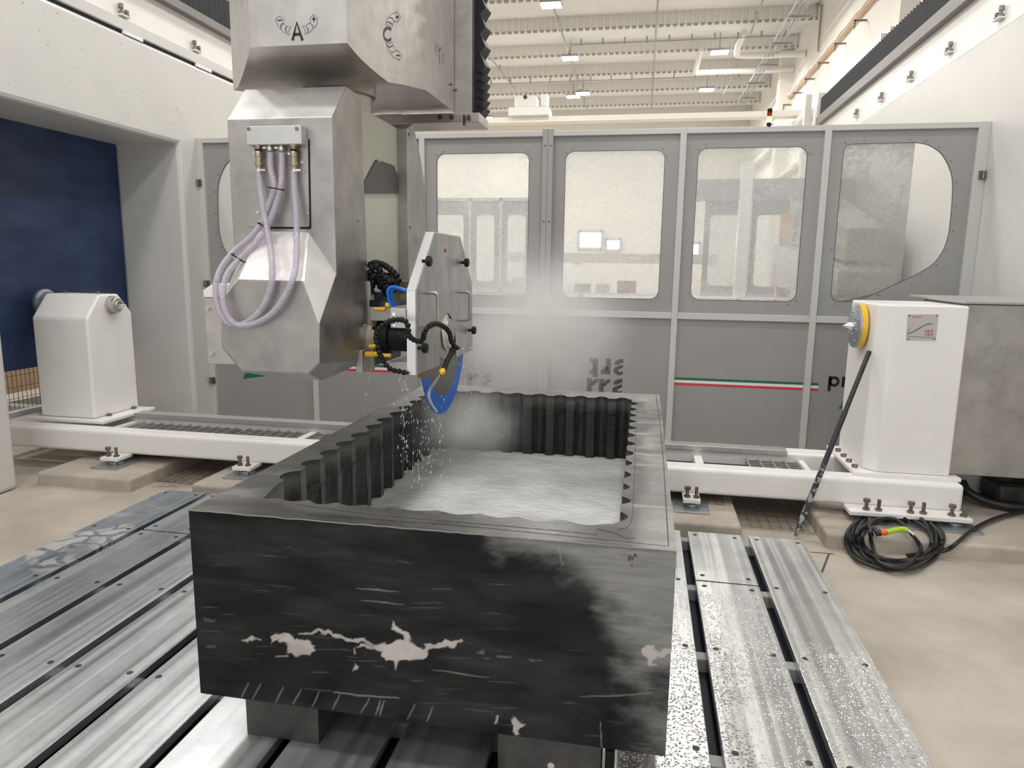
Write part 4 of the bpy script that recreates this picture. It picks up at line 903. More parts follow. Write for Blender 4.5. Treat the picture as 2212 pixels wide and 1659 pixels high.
# black hoses at the lower right
t = thing('drag_hose', 'thick black hose hanging behind the end of the bed', 'hose', at(2100,1065,'y',5.3))
MB().tube(smooth_path([at(2078,1040,'y',5.25), at(2092,1062,'y',5.2), at(2130,1082,'y',5.15), at(2180,1094,'y',5.1), at(2230,1098,'y',5.1)], 8), .028, 12).build('hose', rubber, t, smooth=True)
MB().tube(smooth_path([at(2050,1056,'y',5.35), at(2120,1076,'y',5.5), at(2200,1098,'y',5.4)], 8), .012, 8).build('thin_hose', rubber, t, smooth=True)
MB().prism([(2.15,.0),(2.72,.0),(2.72,.16),(2.35,.22)], 'y', 5.5, 5.75).build('sump_duct', white2, t, bevel=.01)
tag(MB().box(2.45, 2.74, 5.2, 5.48, .0, .17).build('floor_motor', darksteel, bevel=.05, seg=3, origin=(2.6,5.3,0)), 'dark rounded motor on the floor at the right edge', 'motor')
# leaning black pole
q0 = at(1878,759,'x',1.495); q1 = at(1718,1158,'z',ZF+.02)
po = thing('black_pole', 'black pole leaning on the tailstock, grey paint flaking near its foot', 'pole', q1)
q0 = Vector((1.478, 4.99, q0.z)); q0 = at(1878, 759, 'y', 4.97)
MB().tube([q0, q0.lerp(q1,.58)], .0155, 12).build('pole', rubber, po, smooth=True)
MB().tube([q0.lerp(q1,.33), q0.lerp(q1,.58), q0.lerp(q1,.63)], .0172, 12).build('sleeve', bellow, po, smooth=True)
mm = M('flaked_pole', (.02,.02,.022), .5, col2=(.32,.34,.37), vs=26, bump=.5, bs=60, detail=6); mm.node_tree.nodes['Color Ramp'].color_ramp.elements[0].position = .47; mm.node_tree.nodes['Color Ramp'].color_ramp.elements[1].position = .53
MB().tube([q0.lerp(q1,.62+.38*k/10) for k in range(11)], .018, 12, rf=lambda s: .0185*(1-max(0,s-.8)*2.6)).build('flaking_foot', mm, po, smooth=True)
# coiled hose with lime and orange connector
co = thing('hose_coil', 'coil of black cable with a lime and orange connector on the plinth', 'cable coil', at(1935,1165,'z',-.04))
def gp(px, py, lift=0):
    q = at(px, py, 'z', .014+lift)
    if q.y < 4.40:
        q2 = at(px, py, 'z', ZF+.014+lift); q = q2 if q2.y < 4.385 else at(px, py, 'y', 4.385)
    return q
pts = []; loops = 6.6; n = int(loops*20)
for k in range(n+1):
    a = 2*math.pi*k/20+2.4; s = k/n
    rx = 108*(1-.18*abs(math.sin(s*7.1)))*(1-.12*s); ry = 66*(1-.22*abs(math.sin(s*5.3+1)))*(1-.08*s)
    cx = 1935+10*math.sin(s*23); cy = 1166+8*math.cos(s*17); pts.append(gp(cx+rx*math.cos(a), cy+ry*math.sin(a), .012*s*4*(.5+.5*math.sin(k*1.7))))
MB().tube(smooth_path(pts, 3), .0115, 9).build('cable', rubber, co, smooth=True)
pts = [gp(*p, .035) for p in ((1884,1155),(1878,1135),(1895,1122),(1935,1122),(1965,1150),(1988,1180),(1982,1200),(1950,1225),(1900,1215),(1885,1180),(1880,1150),(1888,1140),(1892,1148),(1900,1154))]
MB().tube(smooth_path(pts, 6), .0115, 9).build('inner_loop', rubber, co, smooth=True)
pts = [gp(*p, .01) for p in ((1960,1200),(2000,1195),(2045,1188),(2070,1170),(2100,1145),(2150,1120),(2225,1100))]
MB().tube(smooth_path(pts, 6), .0125, 9).build('tail_cable', rubber, co, smooth=True)
c0 = gp(1892,1151,.04); c1 = gp(1902,1150,.045); c2 = gp(1914,1150,.045); c3 = gp(1945,1143,.045); c4 = gp(1962,1146,.045); c5 = gp(1975,1156,.045)
MB().tube([c0, c1], .021, 12).build('boot', rubber, co, smooth=True); MB().tube([c1, c2], .019, 12).build('orange_collar', orange, co, smooth=True)
MB().tube(smooth_path([c2, c3, c4], 5), .0165, 12).build('lime_sleeve', lime, co, smooth=True); MB().tube([c4, c5], .0135, 12).build('metal_tip', chrome, co, smooth=True)
# ---- beyond the left opening
t = tag(MB().box(-5.34, -5.27, 1.0, 6.9, .66, 3.9).build('blue_curtain', blue, origin=(-5.3, 5, .66), bevel=.004), 'large dark blue sheet hanging in the left wall opening', 'curtain')
tag(mesh_grid(4.3, 6.4, .30, .66, -5.36, .045, .10, .0025, 'wire_fence', 'wire mesh fence panel below the blue sheet', rebar, 'yz'), cat='fence')
tag(MB().box(-5.42, -5.33, 3.0, 7.2, .24, .29).build('fence_rail', frameg, origin=(-5.4,5,.24), bevel=.005), 'grey rail under the wire mesh at left', 'rail')
t = thing('stone_slabs', 'pale peach slabs leaning behind the wire mesh', 'slabs', (-7.2, 6, ZF))
for k in range(4): MB().box(-7.3-.12*k, -7.2-.12*k, 3.5+.3*k, 9.5, ZF, .72+.02*k).build('slab', peach, t)
tag(MB().box(-6.4, -6.3, 3.5, 9, .62, 1.6).build('brown_panel', brown, origin=(-6.35, 6, .62)), 'brown corrugated panel behind the blue sheet', 'panel')
tag(MB().box(-6.9,-6.5,4,8.5,ZF,.12).build('pallet_stack', M('pale_grey', (.5,.47,.43), .7, var=.1), origin=(-6.7,6,ZF)), 'pale grey stack on the floor behind the wire mesh', 'stack')
struct(box(-14.3, -14, -9, 31, ZF, 8.3).build('wall_far_left', cream), 'cream side wall far to the left')
# ================================================================== RAM
R = thing('machine_ram', 'big steel ram hanging from above, printed with A and C axis arrows', 'machine ram', (-1.65, 3.6, 2.46))
def steel_shell():
    zt = 4.6
    pl = [(-1.62,2.79),(-1.2,2.79),(-1.2,4.41),(-2.10,4.41),(-2.10,3.44)]
    mb = MB()
    bt = {(-1.62,2.79):2.463,(-1.2,2.79):2.46}
    rows = [(2.79,2.462),(2.86,2.448),(2.94,2.438),(3.04,2.431),(3.14,2.427),(3.25,2.426),(3.44,2.462),(3.83,2.525),(4.41,2.53)]
    L = []; Rr = []
    for y, z in rows:
        xl = -1.62-(y-2.79)*(.48/.65) if y < 3.44 else -2.10
        L.append((xl, y, z-(.0 if y > 3.0 else 0))); Rr.append((-1.2, y, z))
    n = len(rows); vs = L+Rr; fs = [(i+1, i, n+i, n+i+1)[::-1] for i in range(n-1)]
    vs += [(x, y, zt) for x, y in pl]; t = 2*n
    fs.append((0, n, t+1, t))                        # front
    fs.append(tuple([n+i for i in range(n)])+(t+2, t+1))   # right side
    fs.append((2*n-1, n-1, t+3, t+2))                # back
    k = 6                                             # rows index of y=3.44
    fs.append(tuple([i for i in range(k, -1, -1)])+(t, t+4))   # left chamfer
    fs.append(tuple([i for i in range(n-1, k-1, -1)])+(t+4, t+3))
    fs.append((t, t+1, t+2, t+3, t+4))
    return mb.add(vs, fs)
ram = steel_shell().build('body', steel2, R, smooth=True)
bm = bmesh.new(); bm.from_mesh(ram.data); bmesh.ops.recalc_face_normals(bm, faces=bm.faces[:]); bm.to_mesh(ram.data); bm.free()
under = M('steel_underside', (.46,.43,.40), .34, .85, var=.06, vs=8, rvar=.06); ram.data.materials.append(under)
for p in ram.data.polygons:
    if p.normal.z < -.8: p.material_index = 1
MB().box(-1.2, -1.09, 4.40, 4.52, 2.52, 4.6).build('side_flange', steel, R, bevel=.003)
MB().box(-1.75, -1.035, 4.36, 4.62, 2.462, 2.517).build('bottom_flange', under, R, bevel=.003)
for px in (950, 975): q = at(px, 253, 'y', 4.355); MB().box(q.x-.012,q.x+.012,4.352,4.362,q.z-.012,q.z+.012).build('slot', darksteel, R)
for px, z0 in ((1017,2.44),(1008,2.41)): q = at(px, 255, 'y', 4.4); MB().cyl((q.x,4.34,2.50),(q.x,4.34,z0+.03),.008,n=8).build('pin', darksteel, R)
b = MB(); z = 2.52; k = 0; prev = None; vs = []; fs = []
while z < 4.5:
    for zz, d in ((z, .0), (z+.055, .035)): vs += [(-1.085, 4.46, zz), (-1.052+d, 4.44, zz-.02*(d > 0)), (-1.052+d, 4.6, zz), (-1.085, 4.6, zz)]
    z += .11 if z > 2.75 else .05
n = len(vs)//4
for i in range(n-1):
    a = 4*i
    for j in range(4): fs.append((a+j, a+(j+1) % 4, a+4+(j+1) % 4, a+4+j))
fs += [(3,2,1,0), (4*n-4,4*n-3,4*n-2,4*n-1)]
b.add(vs, fs); b.build('bellows', bellow, R)
MB().lathe((-1.55,3.50,2.30),(0,0,1),[(0,.16),(.12,.16),(.125,.18),(.21,.18)],36).build('swivel_neck', under, R, smooth=True)
for px, py in ((972,182),(981,193)): q = at(px, py, 'x', -1.2); MB().cyl((-1.2,q.y,q.z),(-1.185,q.y,q.z),.007,n=8).build('screw', zinc, R)
# printed axis marks; front face Y=2.79, right face X=-1.2
def front(l): return [at(px,py,'y',2.79) for px,py in l]
def side(l): return [at(px,py,'x',-1.2) for px,py in l]
nf = (0,-1,0); ns_ = (1,0,0)
am = MB(); sc = lambda x, y: (560+x*.1989, y*.1989)
def strokes(mb, f, nrm, lists, w):
    for l in lists: ribbon(mb, f([sc(*p) for p in l]), w, nrm, .0004, .0006)
strokes(am, front, nf, [[(362,440),(408,245),(470,440)], [(378,375),(452,372)]], .0115)
am.build('axis_letter', blackp, R)
for l in ([[(198,222),(245,220)]], [[(572,208),(616,207)], [(592,180),(594,236)]]): am = MB(); strokes(am, front, nf, l, .0045); am.build('sign_mark', blackp, R)
AL = [[(173,215),(218,172),(270,218),(256,222),(268,250),(240,262),(232,285),(236,325),(205,285),(186,240),(182,218),(173,215)],
    [(240,270),(262,258),(300,285),(282,310),(296,368),(262,350),(238,320),(240,270)], [(345,292),(305,288),(288,305),(300,370),(330,380),(318,338),(345,292)],
    [(545,207),(590,155),(640,205),(630,208),(632,250),(610,295),(592,312),(588,275),(552,248),(560,215),(545,207)],
    [(508,270),(548,252),(580,285),(578,322),(532,362),(535,310),(508,270)], [(470,282),(492,280),(528,318),(520,370),(500,376),(500,330),(470,282)]]
for l in AL: ar = MB(); strokes(ar, front, nf, [l], .0014); ar.build('arrow_outline', blackp, R)
cm_ = MB()
a_ = [(1397+46*math.cos(math.radians(t)), 373+68*math.sin(math.radians(t))) for t in range(-42, -325, -12)]
strokes(cm_, side, ns_, [a_], .013)
cm_.build('axis_letter', blackp, R)
for l in ([[(1482,192),(1515,180)], [(1490,165),(1505,205)]], [[(1488,600),(1528,602)]]): am = MB(); strokes(am, side, ns_, l, .008); am.build('sign_mark', blackp, R)
CL = [[(1412,180),(1440,148),(1490,140),(1493,126),(1538,185),(1500,245),(1495,228),(1468,238),(1450,200),(1412,180)],
    [(1380,238),(1395,195),(1412,188),(1450,205),(1462,240),(1448,268),(1420,240),(1380,238)], [(1368,272),(1382,242),(1415,245),(1448,275),(1438,310),(1412,278),(1368,272)],
    [(1372,462),(1408,478),(1445,455),(1450,490),(1418,512),(1382,488),(1372,462)], [(1385,500),(1420,518),(1452,495),(1474,540),(1450,565),(1410,555),(1385,500)],
    [(1425,575),(1462,572),(1490,545),(1508,560),(1506,545),(1548,605),(1512,660),(1508,645),(1460,625),(1425,575)]]
for l in CL: ar = MB(); strokes(ar, side, ns_, [l], .0020); ar.build('arrow_outline', blackp, R)
ar = MB(); strokes(ar, side, ns_, [[(1940,485),(1953,560),(1972,515)], [(1953,560),(1956,682)]], .007); ar.build('axis_letter', blackp, R)
ar = MB(); strokes(ar, side, ns_, [[(1980,580),(2012,600),(2008,650),(2006,690),(1976,655),(1980,580)], [(1988,600),(2000,640),(1985,650)]], .0016); ar.build('arrow_outline', blackp, R)
ar = MB(); strokes(ar, side, ns_, [[(1900,490),(1925,500),(1905,530),(1930,545),(1905,560),(1928,580),(1936,605)], [(1912,500),(1918,560)]], .0016); ar.build('arrow_outline', blackp, R)

# ================================================================== CUTTING HEAD
Hd = thing('cutting_head', 'steel fork head carrying the guarded saw blade and looped clear hoses', 'cutting head', (-1.5, 3.4, 2.3))
XH = -1.30; XL_ = -1.777
top_ = MB().prism([(2.85,1.50),(2.85,2.197),(3.0,2.353),(3.165,2.353),(3.205,1.50)], 'x', XL_, XH)
oo = top_.build('front_arm', steel, Hd, bevel=.005)
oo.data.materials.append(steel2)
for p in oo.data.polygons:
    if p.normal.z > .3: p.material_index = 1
oo.data.materials[1] = steel_lit  # sloping top painted lighter where light falls on it
octo = [at(*p,'y',2.67) for p in ((515,603),(655,607),(690,700),(690,785),(667,808),(522,802),(478,748),(478,650))]
ring = [at(560,498,'y',2.848), at(665,500,'y',2.848), Vector((XH,2.852,1.558)), Vector((XH,3.205,1.558)), Vector((XH,3.205,1.19)), Vector((XH,3.10,1.19)), Vector((XL_,2.85,1.56)), Vector((XL_,3.205,1.56)), Vector((XL_,3.205,1.2)), Vector((XL_,2.85,1.25)),
        at(697,823,'y',2.80), Vector((-1.40,3.08,1.10)), Vector((-1.66,3.08,1.10)), Vector((-1.74,2.80,1.125)), Vector((XH-.01,3.205,1.14))]
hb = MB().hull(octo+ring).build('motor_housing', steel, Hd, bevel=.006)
hb.data.materials.append(steel_lit); hb.data.materials.append(darksteel)
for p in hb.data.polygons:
    if p.normal.z > .12 and p.normal.y < -.1: p.material_index = 1  # upward facets of the housing get the painted lit tone
# access plate with dark joint
MB().prism([(-1.62,1.744),(-1.414,1.744),(-1.408,1.75),(-1.402,2.11),(-1.62,2.11)], 'y', 2.8475, 2.852).build('plate_joint', black, Hd)
ap = MB().prism([(-1.70,1.752),(-1.420,1.752),(-1.414,1.758),(-1.408,2.11),(-1.70,2.11)], 'y', 2.8445, 2.852).build('access_plate', steel, Hd, bevel=.001)
for px, py in ((651,351),(556,352),(664,461),(557,459)): q = at(px,py,'y',2.844); MB().cyl((q.x,2.845,q.z),(q.x,2.840,q.z),.007,n=10).build('screw', chrome, ap)
for px, py in ((546,482),): q = at(px,py,'y',2.849); MB().cyl((q.x,2.851,q.z),(q.x,2.846,q.z),.006,n=10).build('screw', chrome, oo)
mf = MB().box(*[at(531,272,'y',2.80).x, at(650,272,'y',2.80).x], 2.80, 2.85, at(600,312,'y',2.80).z, at(600,271,'y',2.80).z).build('manifold', M('manifold_steel',(.60,.60,.59),.42,.5,var=.05,vs=12), Hd, bevel=.003)
for px in (537, 641): q = at(px,278,'y',2.80); MB().cyl((q.x,2.801,q.z),(q.x,2.796,q.z),.0075,n=12).cyl((q.x,2.7965,q.z),(q.x,2.7955,q.z),.0035,n=6).build('screw', zinc, mf)
YH = 2.80
def fitting(px, big):
    a = at(px, 313, 'y', 2.825); x, y = a.x, 2.82; z = a.z; k = .0019
    if big:
        f = MB().lathe((x,y,z+.004),(0,0,-1),[(0,.017),(.012,.017),(.012,.010),(.022,.010),(.022,.013),(.03,.013),(.031,.0125),(.036,.0155),(.052,.0155),(.053,.0135),(.074,.0135),(.076,.017),(.088,.017),(.088,.011),(.12,.011)],16).build('valve', brass, Hd, smooth=True)
        MB().lathe((x,y,z-.018),(0,0,-1),[(0,.0145),(.008,.0145)],16).build('seal_ring', black, f)
        MB().cyl((x-.015,y-.008,z-.028-.01),(x-.015,y-.014,z-.038),.005,n=8).build('button', chrome, f)
        MB().lathe((x,y,z-.098),(0,0,-1),[(0,.0125),(.012,.0125)],16).box(x+.01,x+.035,y-.014,y-.009,z-.108,z-.10).build('hose_clip', chrome, f)
    else:
        f = MB().lathe((x,y,z+.004),(0,0,-1),[(0,.014),(.008,.014),(.008,.0095),(.03,.0095)],16).build('valve', brass, Hd, smooth=True)
        MB().lathe((x,y,z-.010),(0,0,-1),[(0,.0115),(.012,.0115)],16).box(x-.025,x-.01,y-.014,y-.009,z-.018,z-.010).build('hose_clip', chrome, f)
for px, bg in ((559,1),(584,0),(609,0),(635,1)): fitting(px, bg)
# clear reinforced hoses
m, nt, N, L, p = nodes('clear_hose'); p.inputs['Base Color'].default_value = (.66,.62,.70,1); p.inputs['Roughness'].default_value = .18; p.inputs['Coat Weight'].default_value = .5
uvn = N.new('ShaderNodeUVMap'); mp = N.new('ShaderNodeMapping'); mp.inputs['Scale'].default_value = (1,1,1); L.new(uvn.outputs[0], mp.inputs[0])
wv = N.new('ShaderNodeTexWave'); wv.inputs['Scale'].default_value = 44; wv.bands_direction = 'X'; L.new(mp.outputs[0], wv.inputs['Vector'])
r = N.new('ShaderNodeValToRGB'); r.color_ramp.elements[0].color = (.50,.46,.54,1); r.color_ramp.elements[1].color = (.72,.69,.76,1); L.new(wv.outputs[0], r.inputs[0]); L.new(r.outputs[0], p.inputs['Base Color'])
b = N.new('ShaderNodeBump'); b.inputs['Strength'].default_value = .5; b.inputs['Distance'].default_value = .003; L.new(wv.outputs[0], b.inputs['Height']); L.new(b.outputs[0], p.inputs['Normal'])
tr = N.new('ShaderNodeBsdfTransparent'); tr.inputs[0].default_value = (.92,.88,.95,1); mx = N.new('ShaderNodeMixShader'); mx.inputs[0].default_value = .62
L.new(tr.outputs[0], mx.inputs[1]); L.new(p.outputs[0], mx.inputs[2]); L.new(mx.outputs[0], N['Material Output'].inputs['Surface']); hosem = m
def hose(pp, nm='clear_hose'):
    pts = [at(px, py, 'y', yy) for px, py, yy in pp]; return MB().tube(smooth_path(pts, 8), .0128, 12).build(nm, hosem, Hd, smooth=True)
hose([(559,372,2.82),(563,410,2.81),(569,450,2.80),(578,500,2.76),(586,550,2.68),(588,600,2.645),(577,645,2.64),(556,678,2.64),(525,700,2.64),(497,700,2.645),(478,680,2.65),(468,648,2.655),(467,610,2.66),(480,575,2.70),(508,540,2.76),(538,515,2.79),(562,487,2.80),(578,450,2.81),(592,405,2.815),(585,365,2.82),(584,330,2.82)])
hose([(635,372,2.82),(636,410,2.81),(640,460,2.80),(641,510,2.77),(640,560,2.70),(634,598,2.65),(615,640,2.635),(590,675,2.63),(555,697,2.63),(520,704,2.625),(497,690,2.62),(484,662,2.625),(482,625,2.64),(492,590,2.68),(515,562,2.73),(545,532,2.77),(572,500,2.79),(592,455,2.80),(606,405,2.81),(609,365,2.82),(609,330,2.82)])
for (px0, py0, px1, py1, yy) in ((583,405,611,410,2.795), (503,549,530,566,2.735), (560,482,583,494,2.78)):
    a = at(px0,py0,'y',yy); b = at(px1,py1,'y',yy); a.y -= .012; b.y -= .012
    MB().tube([a+Vector((0,.022,0)), a, b, b+Vector((0,.022,0))], .0028, 6).build('cable_tie', black, Hd)
# ink print on one hose
# rear arm, fork back, panel
MB().prism([(3.80,1.15),(3.80,2.33),(3.90,2.37),(4.03,2.20),(4.11,2.06),(4.11,1.15)], 'x', XL_, XH).build('rear_arm', steel, Hd, bevel=.004)
MB().box(XL_+.01, -1.36, 3.18, 3.82, 1.40, 2.33).build('fork_back', M('sage_paint', (.60,.61,.53), .45), Hd, bevel=.003)
q_ = [at(*p,'x',-1.355) for p in ((787,392),(813,345),(850,357),(873,418),(787,418))]
MB().prism([(q.y,q.z) for q in q_], 'x', -1.36, -1.352).build('dark_plate', M('dark_plate', (.14,.135,.125), .45, .7), Hd)
for px, py in ((817,349),(846,357),(870,413)): q = at(px,py,'x',-1.352); MB().cyl((-1.353,q.y,q.z),(-1.348,q.y,q.z),.006,n=8).build('screw', chrome, Hd)
for px, py in ((775,475),(790,703)): q = at(px,py,'x',XH); MB().cyl((XH,q.y,q.z),(XH+.005,q.y,q.z),.007,n=8).build('screw', chrome, oo)
for px, py in ((879,288),(882,490)): q = at(px,py,'x',XH); MB().cyl((XH,q.y+.03,q.z),(XH+.005,q.y+.03,q.z),.007,n=8).build('screw', zinc, Hd)
# left motor cover with pale chamfered top
MB().prism([(-2.035,1.12),(-2.035,1.435),(-1.76,1.435),(-1.76,1.12)], 'y', 3.0, 3.9).build('side_cover', steel2, Hd, bevel=.003)
MB().prism([(-2.035,1.436),(-2.035,1.468),(-1.985,1.50),(-1.76,1.50),(-1.76,1.436)], 'y', 2.995, 3.9).build('side_cover_top', white2, Hd, bevel=.003)
for px, py in ((448,666),(457,763)): q = at(px,py,'y',2.99); MB().cyl((q.x,3.0,q.z),(q.x,2.985,q.z),.011,n=10).build('screw', chrome, Hd)
# lower plate of fork at right bottom
MB().box(XH-.02, XH+.012, 3.08, 3.24, 1.095, 1.20).build('lower_cheek', steel2, Hd, bevel=.003)
MB().box(XH-.005, XH+.014, 3.195, 3.235, 1.09, 1.52).build('edge_plate', steel2, Hd, bevel=.002)
# spindle
YB_, ZB_, XB_, RB_ = 3.395, 1.262, -.981, .405
MB().box(-1.40, -1.30, 3.22, 3.66, 1.10, 1.46).build('spindle_block', darksteel, Hd, bevel=.01)
MB().lathe((-1.305,3.25,ZB_-.01),(1,0,0),[(0,.088),(.03,.088),(.031,.080),(.045,.080)],32).build('spindle_collar', M('cream_steel',(.62,.55,.44),.35,.6), Hd, smooth=True)
MB().lathe((-1.262,3.25,ZB_-.01),(1,0,0),[(0,.086),(.06,.086),(.065,.07),(.25,.07)],32).build('spindle_flange', black, Hd, smooth=True)
MB().box(-1.28,-1.1,3.16,3.22,1.335,1.40).build('support_bar', steel2, Hd, bevel=.003)
MB().box(-1.24,-1.12,3.28,3.36,1.46,1.52).build('valve_block', brown, Hd, bevel=.004)
MB().box(-1.22,-1.03,3.25,3.5,1.085,1.13).build('lower_bracket', steel2, Hd, bevel=.004)
for (px,py,w,h) in ((826,668,16,6),(842,660,8,10),(812,748,14,7),(808,765,18,9),(838,768,16,5)):
    a = at(px-w,py,'y',3.1); b = at(px+w*.4,py,'y',3.1); MB().tube([a, a.lerp(b,.5), b], .009 if h < 8 else .013, 10).build('yellow_valve', yellow, Hd, smooth=True)
for k in range(7): 
    q = at(806+rng.uniform(-6,30), 640+rng.uniform(0,130), 'y', 3.2); MB().box(q.x-.02,q.x+.02,3.18,3.24,q.z-.015,q.z+.02).build('connector', black, Hd, bevel=.003)
MB().box(-1.33,-1.2,3.24,3.34,1.50,1.56).build('hose_clamp_block', black, Hd, bevel=.004)
# blue hoses
for d in (0, .017):
    pts = [(876,628,3.02),(862,622,3.02),(846,620,3.03),(838,628,3.03),(840,645,3.04),(846,662,3.05),(853,680,3.06)]
    MB().tube(smooth_path([at(px+d*260,py,'y',yy)+Vector((0,d,-d*.3)) for px,py,yy in pts], 6), .0075, 9).build('blue_hose', bluep, Hd, smooth=True)
MB().tube(smooth_path([at(*p,'y',3.3) for p in ((806,632),(820,635),(835,637),(860,665))],6), .006, 8).build('blue_hose', bluep, Hd, smooth=True)
# segmented coolant hoses
def beads(path, r, step, name='segmented_hose', par=None):
    P_ = smooth_path(path, 14); mb = MB(); acc = 0; last = P_[0]; 
    mb.tube(P_, r*.5, 8)
    for a, b in zip(P_[:-1], P_[1:]):
        acc += (b-a).length
        if acc >= step:
            acc = 0; d = (b-a).normalized(); mb.lathe(b-d*r*.8, d, [(0,r*.55),(r*.35,r*.95),(r*.9,r*1.04),(r*1.35,r*.8),(r*1.6,r*.55)], 10)
    return mb.build(name, black, par or Hd, smooth=True)
def pth(l): return [at(px,py,ax_2,v) for px,py,ax_2,v in l]
beads(pth([(883,807,'y',2.87),(862,802,'y',2.86),(843,797,'y',2.85),(828,780,'y',2.84),(818,755,'y',2.83),(812,730,'y',2.83),(818,712,'y',2.83),(830,700,'y',2.83),(846,692,'y',2.82),(862,690,'y',2.81),(876,694,'y',2.80),(882,706,'y',2.79),(883,722,'y',2.79),(892,733,'y',2.82),(908,738,'x',-.93),(914,732,'x',-.92),(918,716,'x',-.90),(928,704,'x',-.885),(940,699,'x',-.88),(952,702,'x',-.88),(964,710,'x',-.88),(972,722,'x',-.885),(975,738,'x',-.89),(985,750,'x',-.88),(992,752,'x',-.87)]), .0120, .0195)
beads(pth([(978,748,'x',-.89),(976,758,'x',-.89),(972,768,'x',-.885),(966,780,'x',-.88),(959,799,'x',-.87)]), .0120, .0195)
beads(pth([(862,716,'y',2.80),(867,729,'y',2.79),(878,729,'y',2.79),(883,720,'y',2.79)]), .010, .0145)
beads(pth([(794,575,'y',3.25),(812,568,'y',3.22),(832,574,'y',3.2),(850,588,'y',3.18),(860,604,'y',3.17),(856,618,'y',3.17),(840,627,'y',3.18),(826,612,'y',3.2),(812,596,'y',3.22),(803,585,'y',3.23)]), .0165, .024)
beads(pth([(800,640,'y',3.22),(803,622,'y',3.22),(806,600,'y',3.2),(800,583,'y',3.2),(812,576,'y',3.19),(824,590,'y',3.19),(836,604,'y',3.17),(848,612,'y',3.16)]), .0165, .024)
beads(pth([(808,600,'y',3.24),(818,615,'y',3.24),(830,628,'y',3.24),(838,640,'y',3.24)]), .0155, .023)
a = at(957,800,'x',-.87); b = at(949,812,'x',-.865)
MB().lathe(a, (b-a), [(0,.011),(.010,.0145),(.022,.0145),(.034,.008),(.038,.006)], 12).build('yellow_nozzle', yellow, Hd, smooth=True)
# ---- blade guard
gx0, gx1 = -.999, -.955
go = [(2.885,1.128),(2.89,1.49),(3.16,1.745),(3.615,1.745),(3.875,1.497),(3.895,1.125)]
cut = [(3.232,1.125),(3.232,1.29),(3.27,1.345),(3.33,1.368),(3.39,1.366),(3.45,1.335),(3.50,1.285),(3.53,1.22),(3.54,1.125)]
def yz_plate(outer, x0, x1):
    bm = bmesh.new(); vs = [bm.verts.new((x0, p[0], p[1])) for p in outer]; f = bm.faces.new(vs)
    e = bmesh.ops.extrude_face_region(bm, geom=[f]); vv = [g for g in e['geom'] if isinstance(g, bmesh.types.BMVert)]
    bmesh.ops.translate(bm, verts=vv, vec=(x1-x0,0,0)); bmesh.ops.triangulate(bm, faces=[f for f in bm.faces if len(f.verts) > 4]); bmesh.ops.recalc_face_normals(bm, faces=bm.faces[:]); bm.verts.index_update()
    mb = MB().add([v.co for v in bm.verts], [tuple(v.index for v in f.verts) for f in bm.faces]); bm.free(); return mb
outer_ = [(2.885,1.128)]+cut+[(3.895,1.125),(3.875,1.497),(3.615,1.745),(3.16,1.745),(2.89,1.49)]
gmat = M('guard_steel', (.44,.435,.43), .38, .7, var=.22, vs=4, st=(1,2.2,.9), rvar=.08, detail=9, col2=None)
G = yz_plate(outer_, gx1-.004, gx1).build('blade_guard', gmat, Hd)
yz_plate(outer_, gx0, gx0+.004).build('guard_back', gmat, G)
rim = MB()
for (y0,z0),(y1,z1) in zip(go[:-1], go[1:]):
    d = Vector((0,y1-y0,z1-z0)).normalized(); n_ = Vector((0,-d.z,d.y))*-1
    c = Vector((0,3.39,1.43)); mid = Vector((0,(y0+y1)/2,(z0+z1)/2)); 
    if (mid-c).dot(n_) < 0: n_ = -n_
    for s0, s1, off in ((gx0+.0005, gx1-.0045, 0),):
        o = n_*.004; rim.add([(s0,y0,z0),(s1,y0,z0),(s1,y1,z1),(s0,y1,z1),(s0,y0+o.y,z0+o.z),(s1,y0+o.y,z0+o.z),(s1,y1+o.y,z1+o.z),(s0,y1+o.y,z1+o.z)],[(0,1,2,3),(4,7,6,5),(0,4,5,1),(1,5,6,2),(2,6,7,3),(3,7,4,0)])
rim.build('guard_rim', M('rim_aluminium', (.80,.79,.80), .32, .5), G)
def knob(y, z):
    k_ = MB().lathe((gx1,y,z),(1,0,0),[(0,.008),(.020,.008)],12)
    k_.lathe((gx1+.020,y,z),(1,0,0),[(0,.020),(.003,.0225),(.019,.0225),(.022,.019)],8); k_.build('knob', black, G)
for px, py in ((912,564),(996,567),(1012,713),(888,757)): q = at(px,py,'x',gx1); knob(max(2.905,min(q.y, 3.87)), q.z)
for y, z0, z1 in ((3.025,1.478,1.328),(3.615,1.462,1.314)):
    pts = [(gx1,y,z0),(gx1+.035,y,z0)]+[(gx1+.035+.02*math.sin(t),y,z0-.02+.02*math.cos(t)) for t in (.4,.8,1.2,1.57)]+[(gx1+.055,y,z1+.02)]+[(gx1+.035+.02*math.cos(t),y,z1+.02-.02*math.sin(t)) for t in (.4,.8,1.2,1.57)]+[(gx1,y,z1)]
    MB().tube(pts, .0085, 10).build('handle', steel, G, smooth=True)
q = at(961,541,'x',gx1); MB().box(gx1,gx1+.0012,q.y-.045,q.y+.045,q.z-.017,q.z+.017).build('badge', M('badge_silver',(.5,.5,.5),.3,.6), G)
rb = MB(); 
for (a,b,c,d) in ((-.02,.002,-.008,.010),(.006,.026,-.008,.010)):
    for k in range(3): rb.box(gx1+.0012,gx1+.0018,q.y+a+(b-a)*k/3,q.y+a+(b-a)*(k+.6)/3,q.z+c,q.z+d)
    rb.box(gx1+.0012,gx1+.0018,q.y+a,q.y+b,q.z+c,q.z+c+.005)
rb.build('red_logo', red, G)
